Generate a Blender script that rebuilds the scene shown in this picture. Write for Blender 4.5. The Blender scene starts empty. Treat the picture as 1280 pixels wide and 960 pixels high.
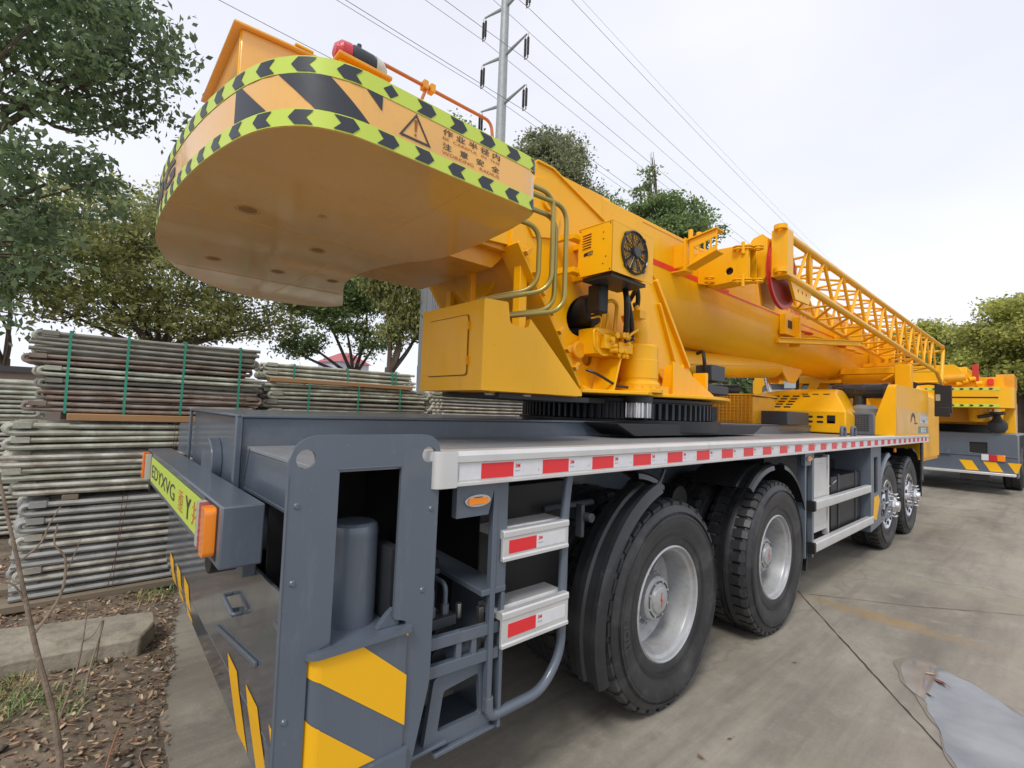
import bpy, math, random
import numpy as np
from math import sin, cos, pi, radians, sqrt, atan2
from mathutils import Vector, Matrix
from mathutils.geometry import tessellate_polygon
random.seed(7)
S = bpy.context.scene
COL = S.collection
D = bpy.data

# ------------------------------------------------------------------ materials
def mat(name, base, rough=.5, metal=0., coat=0., var=0., vscale=3., bump=0., bscale=40., dirt=None, dirt_amt=0., dscale=2., rvar=0., island=0., stretch=None, spec=.5, grime=None, grime_amt=.5, gscale=(6, 6, 1.1)):
    m = D.materials.new(name); m.use_nodes = True
    nt = m.node_tree; N = nt.nodes; L = nt.links
    b = N['Principled BSDF']
    b.inputs['Roughness'].default_value = rough; b.inputs['Metallic'].default_value = metal
    b.inputs['Specular IOR Level'].default_value = spec
    b.inputs['Coat Weight'].default_value = coat; b.inputs['Coat Roughness'].default_value = .08
    tc = N.new('ShaderNodeTexCoord'); src = tc.outputs['Object']
    if stretch:
        mp = N.new('ShaderNodeMapping'); mp.inputs['Scale'].default_value = stretch
        L.new(src, mp.inputs['Vector']); src = mp.outputs['Vector']
    col = N.new('ShaderNodeRGB'); col.outputs[0].default_value = (*base, 1); out = col.outputs[0]
    if island:
        g = N.new('ShaderNodeNewGeometry'); h = N.new('ShaderNodeHueSaturation')
        mr = N.new('ShaderNodeMapRange'); mr.inputs['To Min'].default_value = 1 - island; mr.inputs['To Max'].default_value = 1 + island
        L.new(g.outputs['Random Per Island'], mr.inputs['Value']); L.new(mr.outputs[0], h.inputs['Value'])
        L.new(out, h.inputs['Color']); out = h.outputs[0]
    if var:
        n = N.new('ShaderNodeTexNoise'); n.inputs['Scale'].default_value = vscale; n.inputs['Detail'].default_value = 6
        L.new(src, n.inputs['Vector'])
        mr = N.new('ShaderNodeMapRange'); mr.inputs['From Min'].default_value = .3; mr.inputs['From Max'].default_value = .7
        mr.inputs['To Min'].default_value = 1 - var; mr.inputs['To Max'].default_value = 1 + var
        h = N.new('ShaderNodeHueSaturation'); L.new(n.outputs['Fac'], mr.inputs['Value'])
        L.new(mr.outputs[0], h.inputs['Value']); L.new(out, h.inputs['Color']); out = h.outputs[0]
    if dirt:
        n = N.new('ShaderNodeTexNoise'); n.inputs['Scale'].default_value = dscale; n.inputs['Detail'].default_value = 9; n.inputs['Roughness'].default_value = .65
        L.new(src, n.inputs['Vector'])
        cr = N.new('ShaderNodeMapRange'); cr.inputs['From Min'].default_value = .62 - dirt_amt * .3; cr.inputs['From Max'].default_value = .75
        cr.inputs['To Max'].default_value = min(1, dirt_amt * 1.6)
        L.new(n.outputs['Fac'], cr.inputs['Value'])
        mx = N.new('ShaderNodeMix'); mx.data_type = 'RGBA'; L.new(cr.outputs[0], mx.inputs['Factor']); L.new(out, mx.inputs['A'])
        mx.inputs['B'].default_value = (*dirt, 1); out = mx.outputs['Result']
        mr = N.new('ShaderNodeMapRange'); mr.inputs['To Min'].default_value = rough; mr.inputs['To Max'].default_value = min(1, rough + .4)
        L.new(cr.outputs[0], mr.inputs['Value']); L.new(mr.outputs[0], b.inputs['Roughness'])
    elif rvar:
        n = N.new('ShaderNodeTexNoise'); n.inputs['Scale'].default_value = vscale * 2.3; n.inputs['Detail'].default_value = 7
        L.new(src, n.inputs['Vector'])
        mr = N.new('ShaderNodeMapRange'); mr.inputs['From Min'].default_value = .3; mr.inputs['From Max'].default_value = .7
        mr.inputs['To Min'].default_value = max(.02, rough - rvar); mr.inputs['To Max'].default_value = rough + rvar
        L.new(n.outputs['Fac'], mr.inputs['Value']); L.new(mr.outputs[0], b.inputs['Roughness'])
    if grime:      # fine run marks, scuffs and dust specks
        mp2 = N.new('ShaderNodeMapping'); mp2.inputs['Scale'].default_value = gscale; L.new(tc.outputs['Object'], mp2.inputs['Vector'])
        n = N.new('ShaderNodeTexNoise'); n.inputs['Scale'].default_value = 2.2; n.inputs['Detail'].default_value = 12; n.inputs['Roughness'].default_value = .78; L.new(mp2.outputs[0], n.inputs['Vector'])
        r1 = N.new('ShaderNodeMapRange'); r1.inputs['From Min'].default_value = .54; r1.inputs['From Max'].default_value = .74; r1.inputs['To Max'].default_value = grime_amt; L.new(n.outputs['Fac'], r1.inputs['Value'])
        n3 = N.new('ShaderNodeTexNoise'); n3.inputs['Scale'].default_value = 55; n3.inputs['Detail'].default_value = 3; L.new(tc.outputs['Object'], n3.inputs['Vector'])
        r2_ = N.new('ShaderNodeMapRange'); r2_.inputs['From Min'].default_value = .69; r2_.inputs['From Max'].default_value = .74; r2_.inputs['To Max'].default_value = grime_amt * .8; L.new(n3.outputs['Fac'], r2_.inputs['Value'])
        ma = N.new('ShaderNodeMath'); ma.operation = 'MAXIMUM'; L.new(r1.outputs[0], ma.inputs[0]); L.new(r2_.outputs[0], ma.inputs[1])
        mx = N.new('ShaderNodeMix'); mx.data_type = 'RGBA'; L.new(ma.outputs[0], mx.inputs['Factor']); L.new(out, mx.inputs['A']); mx.inputs['B'].default_value = (*grime, 1); out = mx.outputs['Result']
    L.new(out, b.inputs['Base Color'])
    if bump:
        n = N.new('ShaderNodeTexNoise'); n.inputs['Scale'].default_value = bscale; n.inputs['Detail'].default_value = 5
        L.new(src, n.inputs['Vector'])
        bp = N.new('ShaderNodeBump'); bp.inputs['Strength'].default_value = bump; bp.inputs['Distance'].default_value = .01
        L.new(n.outputs['Fac'], bp.inputs['Height']); L.new(bp.outputs[0], b.inputs['Normal'])
    return m

YEL = mat('crane_yellow_paint', (.88, .44, .0015), .40, coat=.12, var=.05, vscale=1.5, rvar=.06, bump=.03, bscale=9, spec=.34, grime=(.50, .22, .02), grime_amt=.30)
YELW = mat('veiled_counterweight_yellow', (.86, .46, .10), .34, coat=.7, grime=(.46, .26, .10), grime_amt=.3, var=.07, vscale=1.2, rvar=.1, bump=.05, bscale=4, dirt=(.42, .26, .14), dirt_amt=.25, dscale=1.6)  # crane yellow with the sky's lens veil mixed into its base colour, hence paler
YELD = mat('aged_yellow_paint', (.76, .34, .006), .42, coat=.2, var=.1, vscale=3, dirt=(.25, .14, .05), dirt_amt=.25, dscale=5)
GREY = mat('blue_grey_paint', (.100, .122, .155), .33, coat=.3, grime=(.21, .22, .23), grime_amt=.30, var=.07, vscale=2, dirt=(.24, .24, .22), dirt_amt=.16, dscale=3.5, bump=.03, bscale=12)
GREYS = mat('glossy_blue_grey_paint', (.085, .096, .112), .16, coat=.5, var=.12, vscale=2.5, rvar=.08, bump=.10, bscale=5, grime=(.27, .27, .25), grime_amt=.45, gscale=(2, 3, 2))
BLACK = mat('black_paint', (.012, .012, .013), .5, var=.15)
PLAST = mat('black_plastic', (.022, .023, .026), .24, var=.2, vscale=6, dirt=(.12, .115, .105), dirt_amt=.12, dscale=7)
RUB = mat('tyre_rubber', (.026, .027, .030), .46, var=.25, vscale=5, dirt=(.12, .115, .105), dirt_amt=.30, dscale=4, bump=.12, bscale=90, grime=(.11, .11, .11), grime_amt=.5, gscale=(7, 7, 7))
RIM = mat('silver_wheel_paint', (.42, .43, .44), .40, metal=.35, var=.1, vscale=4, dirt=(.26, .24, .21), dirt_amt=.45, dscale=7, grime=(.16, .14, .12), grime_amt=.5, gscale=(6, 6, 6))
CHR = mat('bright_plated_metal', (.70, .70, .72), .30, metal=1., rvar=.08)
ALU = mat('brushed_aluminium', (.66, .66, .65), .42, metal=.45, var=.05, vscale=6, dirt=(.36, .35, .33), dirt_amt=.2, dscale=8)
DECK = mat('grey_deck_plate', (.30, .32, .34), .42, metal=.25, var=.12, vscale=1.6, dirt=(.16, .16, .15), dirt_amt=.5, dscale=2.2, bump=.15, bscale=60)
DARK = mat('dark_steel', (.045, .05, .058), .45, metal=.3, var=.2, vscale=5)
STEEL = mat('machined_steel', (.42, .42, .40), .3, metal=.9, var=.15, vscale=12)
OLIVE = mat('olive_plated_pipe', (.36, .29, .085), .3, metal=.55, var=.08, vscale=5)
RED = mat('red_reflective', (.72, .022, .03), .35, coat=.3)
REDP = mat('red_paint', (.55, .035, .02), .4)
WHT = mat('white_reflective', (.66, .66, .68), .35, var=.04, vscale=30)
LIME = mat('fluorescent_lime', (.56, .70, .09), .4)
ORA = mat('orange_lens', (.95, .27, .01), .18, coat=.5)
REDL = mat('red_lens', (.55, .02, .03), .2, coat=.5, bump=.3, bscale=120)
CLR = mat('pale_lens', (.55, .55, .46), .25, coat=.4)
STRY = mat('yellow_stripe', (.86, .45, .006), .38)
STRB = mat('dark_stripe', (.085, .092, .11), .38)
CHEV = mat('black_chevron', (.03, .035, .045), .4)
GLASS = mat('cab_glass', (.05, .07, .08), .06, coat=1.)
MIRR = mat('mirror_glass', (.45, .5, .48), .12, metal=.8)
INK = mat('dark_lettering', (.05, .045, .05), .5)
INKR = mat('red_brown_lettering', (.33, .09, .02), .5)
HOSE = mat('black_hose', (.014, .014, .015), .42)

# ------------------------------------------------------------------ mesh builder
class MB:
    def __init__(s): s.v = []; s.f = []; s.m = []; s.mats = []
    def mi(s, m):
        if m not in s.mats: s.mats.append(m)
        return s.mats.index(m)
    def add(s, vs, fs, m):
        o = len(s.v); s.v += [tuple(v) for v in vs]; i = s.mi(m)
        for f in fs: s.f.append(tuple(o + k for k in f)); s.m.append(i)
        return s
    def box(s, x0, x1, y0, y1, z0, z1, m):
        v = [(x, y, z) for x in (x0, x1) for y in (y0, y1) for z in (z0, z1)]
        return s.add(v, [(0, 1, 3, 2), (4, 6, 7, 5), (0, 4, 5, 1), (2, 3, 7, 6), (0, 2, 6, 4), (1, 5, 7, 3)], m)
    def obox(s, c, ax, ay, az, m):
        c = Vector(c); ax = Vector(ax); ay = Vector(ay); az = Vector(az)
        v = [c + i * ax + j * ay + k * az for i in (-1, 1) for j in (-1, 1) for k in (-1, 1)]
        return s.add(v, [(0, 1, 3, 2), (4, 6, 7, 5), (0, 4, 5, 1), (2, 3, 7, 6), (0, 2, 6, 4), (1, 5, 7, 3)], m)
    def prism(s, loops, axis, a0, a1, m, m_side=None):
        if not isinstance(loops[0][0], (tuple, list)): loops = [loops]
        P = {'x': lambda p, a: (a, p[0], p[1]), 'y': lambda p, a: (p[0], a, p[1]), 'z': lambda p, a: (p[0], p[1], a)}[axis]
        flat = [p for l in loops for p in l]; n = len(flat)
        tri = tessellate_polygon([[Vector((p[0], p[1], 0)) for p in l] for l in loops])
        v = [P(p, a0) for p in flat] + [P(p, a1) for p in flat]
        f = []
        for t in tri: f.append(tuple(t)); f.append(tuple(n + k for k in reversed(t)))
        s.add(v, f, m)
        o = 0; sf = []
        for l in loops:
            k = len(l)
            for i in range(k): j = (i + 1) % k; sf.append((o + i, o + j, n + o + j, n + o + i))
            o += k
        b = len(s.v) - 2 * n; i = s.mi(m_side or m)
        for f in sf: s.f.append(tuple(b + k for k in f)); s.m.append(i)
        return s
    def tube(s, pts, r, m, seg=10, closed=False, caps=True):
        pts = [Vector(p) for p in pts]; n = len(pts); R = r if isinstance(r, (list, tuple)) else [r] * n
        ring = []; up = None
        for i, p in enumerate(pts):
            a = pts[i - 1] if (i > 0 or closed) else p; b = pts[(i + 1) % n] if (i < n - 1 or closed) else p
            t = (b - a).normalized()
            if up is None:
                up = Vector((0, 0, 1)) if abs(t.z) < .9 else Vector((1, 0, 0))
            u = (up - t * up.dot(t))
            if u.length < 1e-5: u = Vector((1, 0, 0)).cross(t)
            u.normalize(); up = u; w = t.cross(u)
            ring.append([p + R[i] * (cos(2 * pi * k / seg) * u + sin(2 * pi * k / seg) * w) for k in range(seg)])
        v = [q for r_ in ring for q in r_]; f = []
        for i in range(n if closed else n - 1):
            j = (i + 1) % n
            for k in range(seg): l = (k + 1) % seg; f.append((i * seg + k, i * seg + l, j * seg + l, j * seg + k))
        if caps and not closed: f.append(tuple(range(seg))[::-1]); f.append(tuple((n - 1) * seg + k for k in range(seg)))
        return s.add(v, f, m)
    def cyl(s, a, b, r, m, seg=24, r2=None): return s.tube([a, b], [r, r if r2 is None else r2], m, seg)
    def lathe(s, prof, c, axis, m, seg=48, closed=False, mats=None):
        # prof: (r, a) pairs along axis
        c = Vector(c); A = {'x': (Vector((1, 0, 0)), Vector((0, 1, 0)), Vector((0, 0, 1))), 'y': (Vector((0, 1, 0)), Vector((0, 0, 1)), Vector((1, 0, 0))), 'z': (Vector((0, 0, 1)), Vector((1, 0, 0)), Vector((0, 1, 0)))}[axis]
        v = []; n = len(prof)
        for k in range(seg):
            t = 2 * pi * k / seg
            for (r, a) in prof: v.append(c + A[0] * a + r * (cos(t) * A[1] + sin(t) * A[2]))
        o = len(s.v); s.v += [tuple(q) for q in v]
        for k in range(seg):
            l = (k + 1) % seg
            for i in range(n if closed else n - 1):
                j = (i + 1) % n
                s.f.append((o + k * n + i, o + l * n + i, o + l * n + j, o + k * n + j)); s.m.append(s.mi(mats[i] if mats else m))
        return s
    def build(s, name, parent=None, bevel=0., loc=None, ang=32, seg=2, **props):
        me = D.meshes.new(name); me.from_pydata(s.v, [], s.f)
        for m in s.mats: me.materials.append(m)
        me.polygons.foreach_set('material_index', s.m)
        me.polygons.foreach_set('use_smooth', [True] * len(s.f))
        me.validate(); me.update()
        import bmesh
        bm = bmesh.new(); bm.from_mesh(me); bmesh.ops.recalc_face_normals(bm, faces=bm.faces); bm.to_mesh(me); bm.free()
        me.set_sharp_from_angle(angle=radians(ang))
        o = D.objects.new(name, me); COL.objects.link(o)
        if parent: o.parent = parent
        if loc: o.location = loc
        if bevel:
            b = o.modifiers.new('bevel', 'BEVEL'); b.width = bevel; b.segments = seg; b.limit_method = 'ANGLE'; b.angle_limit = radians(40)
            b.harden_normals = False; b.use_clamp_overlap = True
        for k, v in props.items(): o[k] = v
        return o

def empty(name, loc=(0, 0, 0), parent=None, rz=0., **props):
    o = D.objects.new(name, None); COL.objects.link(o); o.location = loc; o.rotation_euler = (0, 0, rz); o.empty_display_size = .2
    if parent: o.parent = parent
    for k, v in props.items(): o[k] = v
    return o
def kids(o): return [c for c in D.objects if c.parent == o]
def copy_tree(o, parent=None, loc=None, **props):
    c = o.copy(); COL.objects.link(c); c.parent = parent
    if loc is not None: c.location = loc
    for ch in kids(o): copy_tree(ch, c)
    for k, v in props.items(): c[k] = v
    return c
def rpoly(pts, r, n=5):
    """round the corners of a 2-D polygon; r a number or a list"""
    out = []; k = len(pts)
    for i, p in enumerate(pts):
        rr = r[i] if isinstance(r, (list, tuple)) else r
        if rr <= 0: out.append(tuple(p)); continue
        p = Vector(p); a = (Vector(pts[i - 1]) - p); b = (Vector(pts[(i + 1) % k]) - p)
        d = min(rr, a.length * .49, b.length * .49); a.normalize(); b.normalize()
        for t in range(n + 1):
            t /= n; q0 = p + a * d; q1 = p + b * d
            q = (1 - t) ** 2 * q0 + 2 * t * (1 - t) * p + t * t * q1; out.append((q.x, q.y))
    return out
def circ(cx, cy, r, n=20, ph=0): return [(cx + r * cos(2 * pi * k / n + ph), cy + r * sin(2 * pi * k / n + ph)) for k in range(n)]
def smooth(pts, r, n=6):
    """round the corners of a 3-D polyline"""
    out = [Vector(pts[0])]
    for i in range(1, len(pts) - 1):
        p = Vector(pts[i]); a = Vector(pts[i - 1]) - p; b = Vector(pts[i + 1]) - p
        d = min(r, a.length * .49, b.length * .49); a.normalize(); b.normalize()
        for t in range(n + 1):
            t /= n; out.append((1 - t) ** 2 * (p + a * d) + 2 * t * (1 - t) * p + t * t * (p + b * d))
    out.append(Vector(pts[-1])); return out
def spline(pts, n=8):
    P = [Vector(p) for p in pts]; P = [2 * P[0] - P[1]] + P + [2 * P[-1] - P[-2]]; out = []
    for i in range(1, len(P) - 2):
        for t in range(n):
            t /= n; a, b, c, d = P[i - 1], P[i], P[i + 1], P[i + 2]
            out.append(.5 * ((2 * b) + (c - a) * t + (2 * a - 5 * b + 4 * c - d) * t * t + (3 * b - a - 3 * c + d) * t ** 3))
    out.append(P[-2]); return out

_tc = {}
def text_geo(txt, size, sp=1., bold=0.):
    k = (txt, size, sp, bold)
    if k in _tc: return _tc[k]
    cu = D.curves.new('lettering', 'FONT'); cu.body = txt; cu.size = size; cu.space_character = sp; cu.resolution_u = 3; cu.offset = bold
    o = D.objects.new('lettering', cu); COL.objects.link(o)
    dg = bpy.context.evaluated_depsgraph_get(); me = D.meshes.new_from_object(o.evaluated_get(dg))
    v = [(q.co.x, q.co.y) for q in me.vertices]; f = [tuple(p.vertices) for p in me.polygons]
    D.objects.remove(o); D.curves.remove(cu); D.meshes.remove(me)
    _tc[k] = (v, f); return v, f
def put_text(mb, txt, size, fn, m, sp=1., width=None, bold=0., mirror=False):
    """fn maps (u, w) on the sign's plane to a point"""
    v, f = text_geo(txt, size, sp, bold)
    if not v: return
    x0 = min(p[0] for p in v); x1 = max(p[0] for p in v); k = (width / (x1 - x0)) if width else 1.
    mb.add([fn((p[0] - x0) * k, p[1]) for p in v], f, m)
# ================================================================== THE NEAR TRUCK CRANE (x right, y forward, rear axle at y = 0)
T = empty('truck_crane', (0, 0, 0), label='large yellow and blue grey truck crane filling the foreground, its rear corner and counterweight nearest', category='truck crane', group='truck cranes parked in the yard')

# ---- wheels -------------------------------------------------------
R_ = .538
def tyre_mb(lug):
    b = MB(); w = .285
    prof = [(.292, -.006), (.300, .004), (.318, .010), (.34, .006), (.40, .024), (.455, .030), (.492, .020), (.512, .006), (.5135, -.004), (.524, -.010), (.533, -.024)]
    for g in (-.078, -.142, -.206):
        rb_ = .537 if lug < 40 else (.537 if abs(g + .142) < .01 else .524); prof += [(rb_, g + .022), (rb_, g + .007), (.522, g + .004), (.522, g - .004), (rb_, g - .007)]
    prof += [(.533, -w + .024), (.512, -w - .006), (.47, -w - .028), (.40, -w - .022), (.30, -w), (.292, -w + .01)]
    b.lathe(prof, (0, 0, 0), 'x', RUB, 72)
    n = lug; deep = lug > 40
    for k in range(n):
        a = 2 * pi * k / n; c_, s_ = cos(a), sin(a); t = Vector((0, -s_, c_)); r = Vector((0, c_, s_))
        for sx, x in ((1, -.014), (-1, -w + .014)):
            p = Vector((x, 0, 0)) + r * (.527 if deep else .5235)
            b.obox(p, Vector((.017, 0, 0)) + r * (-.006 * sx), t * (pi * .527 / n * .66), r * .013, RUB)
            if deep: b.obox(Vector((x - sx * .048, 0, 0)) + r * .527, (.034, 0, 0), t * (pi * .527 / n * .74), r * .0125, RUB)
            else: b.obox(Vector((x - sx * .040, 0, 0)) + r * .5345, (.020, 0, 0), t * (pi * .527 / n * .72), r * .0055, RUB)
    # raised sidewall ring and lettering band
    for rr in (.345, .352, .362, .452, .47, .478): b.lathe([(rr - .002, .0205), (rr, .0315 if rr > .4 else .021), (rr + .002, .0205)], (0, 0, 0), 'x', RUB, 72)
    return b
def arc_text(b, txt, r0, x, a0, size, m):
    v, f = text_geo(txt, size, 1.15, .002)
    b.add([(x, (r0 + w) * cos(a0 - u / r0), (r0 + w) * sin(a0 - u / r0)) for u, w in v], f, m)
TTX = mat('raised_tyre_lettering', (.045, .045, .047), .7)
def rim_rear():
    b = MB()
    prof = [(.296, -.02), (.299, .004), (.291, .010), (.284, .004), (.281, -.012), (.266, -.022), (.262, -.034), (.258, -.16), (.235, -.178), (.205, -.182), (.165, -.176), (.150, -.170), (.02, -.170)]
    b.lathe(prof, (0, 0, 0), 'x', RIM, 64)
    for k in range(6):      # flange seam of the lock ring and two spokes of the hub casting
        pass
    for k in range(4):
        a = pi / 4 + k * pi / 2; r = Vector((0, cos(a), sin(a))); t = Vector((0, -sin(a), cos(a)))
        b.obox(Vector((-.165, 0, 0)) + r * .20, (.006, 0, 0), t * .010, r * .045, RIM)
    return b
def hub_rear():
    b = MB()
    b.lathe([(.150, -.172), (.150, -.150), (.135, -.140), (.122, -.135), (.118, -.075), (.108, -.064), (.072, -.060), (.068, -.048), (.055, -.044), (0.001, -.043)], (0, 0, 0), 'x', RIM, 40)
    for k in range(10):
        a = 2 * pi * k / 10; b.cyl((-.15, .137 * cos(a), .137 * sin(a)), (-.112, .137 * cos(a), .137 * sin(a)), .0125, RIM, 6)
        b.cyl((-.14, .137 * cos(a), .137 * sin(a)), (-.098, .137 * cos(a), .137 * sin(a)), .007, RIM, 6)
    for k in range(8):
        a = 2 * pi * (k + .5) / 8; b.cyl((-.07, .092 * cos(a), .092 * sin(a)), (-.056, .092 * cos(a), .092 * sin(a)), .008, RIM, 6)
    # red cast mark on the cap
    b.prism([(-.012, .0), (.0, .04), (.006, .04), (.0, .01), (.012, .0), (-.006, -.042), (-.002, -.01)], 'x', -.0435, -.0415, REDP); b.lathe([(.088, -.0585), (.092, -.0565), (.096, -.0585)], (0, 0, 0), 'x', DARK, 32)
    return b
def rim_front():
    b = MB()
    b.lathe([(.296, -.02), (.299, .004), (.291, .010), (.284, .002), (.262, -.03), (.258, -.06), (.235, -.07), (.21, -.04), (.19, .005), (.175, .018), (.09, .022), (.085, .022)], (0, 0, 0), 'x', CHR, 56)
    for k in range(10):
        a = 2 * pi * (k + .5) / 10
        b.lathe([(.024, .0), (.027, .012), (.02, .0135), (.0, .0135)], (.006, .226 * cos(a) * .98, .226 * sin(a) * .98), 'x', DARK, 10)
    return b
def hub_front():
    b = MB()
    b.lathe([(.10, .0), (.10, .075), (.09, .09), (.06, .10), (.055, .13), (0.001, .135)], (0, 0, 0), 'x', CHR, 32)
    for k in range(10):
        a = 2 * pi * k / 10; b.cyl((.015, .138 * cos(a), .138 * sin(a)), (.05, .138 * cos(a), .138 * sin(a)), .016, CHR, 6)
        b.cyl((.04, .138 * cos(a), .138 * sin(a)), (.105, .138 * cos(a), .138 * sin(a)), .010, CHR, 8)
    return b
def wheel(x, y, kind, rz=0., parent=T, proto={}):
    w = empty('wheel', (x, y, R_ - .006), parent, rz)
    if kind not in proto:
        tb = tyre_mb(34 if kind == 'worn' else 44)
        if kind == 'worn': arc_text(tb, 'TION', .40, .0285, pi * 1.10, .06, TTX)
        ty = tb.build('tyre', w)
        ri = (rim_front() if kind == 'front' else rim_rear()).build('rim', w)
        hu = (hub_front() if kind == 'front' else hub_rear()).build('hub', w, .002)
        proto[kind] = (ty, ri, hu)
    else:
        for o in proto[kind]:
            c = o.copy(); COL.objects.link(c); c.parent = w
    return w
WX = 1.235
wheel(WX, 0, 'worn'); wheel(WX + .012, 1.43, 'lug')
wheel(WX - .03, 5.10, 'front'); wheel(WX - .03, 6.40, 'front')
wheel(WX - .36, 0, 'worn'); wheel(WX - .36, 1.43, 'lug')
for y in (0, 1.43): wheel(-WX, y, 'lug', pi); wheel(-WX + .36, y, 'lug', pi)
for y in (5.1, 6.4): wheel(-WX + .03, y, 'front', pi)
b = MB()
for y in (0, 1.43): b.cyl((-1.1, y, .53), (1.1, y, .53), .085, DARK, 16); b.lathe([(.0, -.22), (.14, -.16), (.2, 0), (.14, .16), (0, .22)], (0, y, .53), 'x', DARK, 20)
for y in (5.1, 6.4): b.cyl((-1.0, y, .5), (1.0, y, .5), .06, DARK, 12)
b.build('axle', T)

# ---- main frame ---------------------------------------------------
b = MB()
b.box(-.515, .515, -1.92, 8.2, .93, 1.455, GREY)
b.box(-.53, .53, -1.93, 4.6, 1.455, 1.468, GREY)
b.box(-.53, -.517, -1.945, -1.93, .93, 1.468, GREY); b.box(.5, .527, -1.945, -1.921, .95, 1.462, GREY)
b.box(-.53, .53, -1.944, -1.9302, 1.457, 1.4675, GREY)
b.box(.24, .30, -.5, 8, .7, .95, DARK); b.box(-.30, -.24, -.5, 8, .7, .95, DARK)
b.build('main_frame', T, .004)
MB().cyl((.10, -1.962, 1.235), (.10, -1.92, 1.235), .115, GREY, 40).build('round_cover', T, .004)
# shadowed machinery under the deck
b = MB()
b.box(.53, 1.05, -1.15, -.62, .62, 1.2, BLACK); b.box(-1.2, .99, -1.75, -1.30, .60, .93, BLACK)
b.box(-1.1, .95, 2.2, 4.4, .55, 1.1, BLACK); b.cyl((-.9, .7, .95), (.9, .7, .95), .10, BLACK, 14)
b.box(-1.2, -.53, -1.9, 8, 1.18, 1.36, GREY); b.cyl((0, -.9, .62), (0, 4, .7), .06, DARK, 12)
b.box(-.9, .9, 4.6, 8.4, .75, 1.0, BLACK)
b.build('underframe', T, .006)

# ---- deck with its edge trim and reflective tape -------------------
DE = 1.30
b = MB()
b.box(.517, DE - .03, -1.50, 7.34, 1.352, 1.366, DECK)
b.box(.517, .90, -1.52, -1.501, 1.352, 1.365, DECK)
for k in range(9): b.box(.60, 1.25, -1.45 + k * 1.09, -1.39 + k * 1.09, 1.26, 1.352, DARK)
deck = b.build('deck', T, .003)
b = MB()
pr_ = [(DE - .005, 1.262), (DE + .010, 1.266), (DE + .010, 1.276), (DE - .001, 1.280), (DE - .001, 1.340), (DE + .008, 1.344), (DE + .009, 1.366), (DE - .006, 1.380), (DE - .07, 1.380), (DE - .07, 1.367), (DE - .018, 1.366), (DE - .018, 1.262)]
b.prism(pr_, 'y', -1.46, 7.34, ALU)
b.prism(rpoly([(1.20, -1.545), (DE + .010, -1.545), (DE + .010, -1.46), (1.20, -1.46)], [0, .035, 0, 0]), 'z', 1.262, 1.3805, ALU)
b.build('edge_trim', deck, .002)
tr = MB(); tx = MB(); xt = DE + .0006; ty_ = [(-1.447, WHT)]
y = -1.354; k = 0
while y + .15 < 7.33:
    ty_ += [(y, RED), (y + .15, WHT)]
    if y < 3:
        put_text(tx, '3M', .02, lambda u, w, y=y: (xt + .0006, y + .158 + u, 1.314 + w), RED, bold=.0006)
        put_text(tx, 'GB 23254', .006, lambda u, w, y=y: (xt + .0006, y + .158 + u, 1.300 + w), INK)
        put_text(tx, 'C', .012, lambda u, w, y=y: (xt + .0006, y + .275 + u, 1.296 + w), INK)
    y += .30
ty_.append((y, None)); tv = [(xt, a, z) for a, _ in ty_ for z in (1.283, 1.336)]; tr.add(tv, [], RED); tr.mi(WHT)
for k in range(len(ty_) - 1): tr.f.append((2 * k, 2 * k + 2, 2 * k + 3, 2 * k + 1)); tr.m.append(tr.mi(ty_[k][1]))
tr.build('reflective_tape', deck); tx.build('tape_print', deck)
for yy in (5.45 - 1.75, 5.45 - 1.35):
    MB().tube(smooth([(1.08, yy, 1.366), (1.08, yy, 1.47), (1.08, yy + .14, 1.47), (1.08, yy + .14, 1.366)], .06), .016, GREY, 10).build('tie_down_loop', deck)

# ---- rear beam with hazard stripes, bumper beam --------------------
YR = -1.915
b = MB()
b.box(-1.25, 1.25, YR, YR + .012, .50, .95, GREYS)
zb_ = lambda x: .43 - (x + 1.25) * .05
b.add([(-1.25, YR, .4995), (1.25, YR, .4995), (1.25, YR + .012, zb_(1.25)), (-1.25, YR + .012, zb_(-1.25)), (-1.25, YR + .02, .4995), (1.25, YR + .02, .4995), (1.25, YR + .03, zb_(1.25)), (-1.25, YR + .03, zb_(-1.25))], [(0, 1, 2, 3), (4, 5, 6, 7), (0, 1, 5, 4), (2, 3, 7, 6), (0, 3, 7, 4), (1, 2, 6, 5)], GREYS)
b.box(-1.25, 1.25, YR + .055, YR + .5, .405, .417, GREY)
b.box(-1.25, -1.238, YR + .012, YR + .40, .417, .95, GREY)
rb = b.build('rear_beam', T, .003)
b = MB(); b.obox((.60, YR - .006, .632), (.29, 0, .042), (0, .005, 0), (-.001, 0, .008), GREY)
b.tube(smooth([(.50, YR, .78), (.50, YR - .03, .78), (.66, YR - .03, .76), (.66, YR, .76)], .012), .008, GREY, 8)
b.cyl((.60, YR - .02, .745), (.60, YR, .745), .016, DARK, 10)
b.build('weld_bracket', rb, .002)
def slant(y0, y1, w, lean, m=STRY): pass
for cx_, n_ in ((.545, 3), (-1.03, 3)):
    b = MB(); e = .0025
    for k in range(n_):
        x = cx_ + k * .268; sx = .145; ln = .040
        b.add([(x - ln, YR - e, .562), (x - ln + sx, YR - e, .552), (x + sx, YR - e, .503), (x, YR - e, .503)], [(0, 1, 2, 3)], STRY)
        z1_ = zb_(x) + .004; f_ = (.5 - z1_); b.add([(x, YR - e, .503), (x + sx, YR - e, .503), (x + sx + f_ * .7, YR + .012 - e - .001, z1_), (x + f_ * .7, YR + .012 - e - .001, z1_)], [(0, 1, 2, 3)], STRY)
    b.build('hazard_stripe', rb)
b = MB(); b.box(-1.01, 1.01, -2.072, -1.955, 1.030, 1.212, GREY)
bu = b.build('bumper_beam', T, .006)
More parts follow.
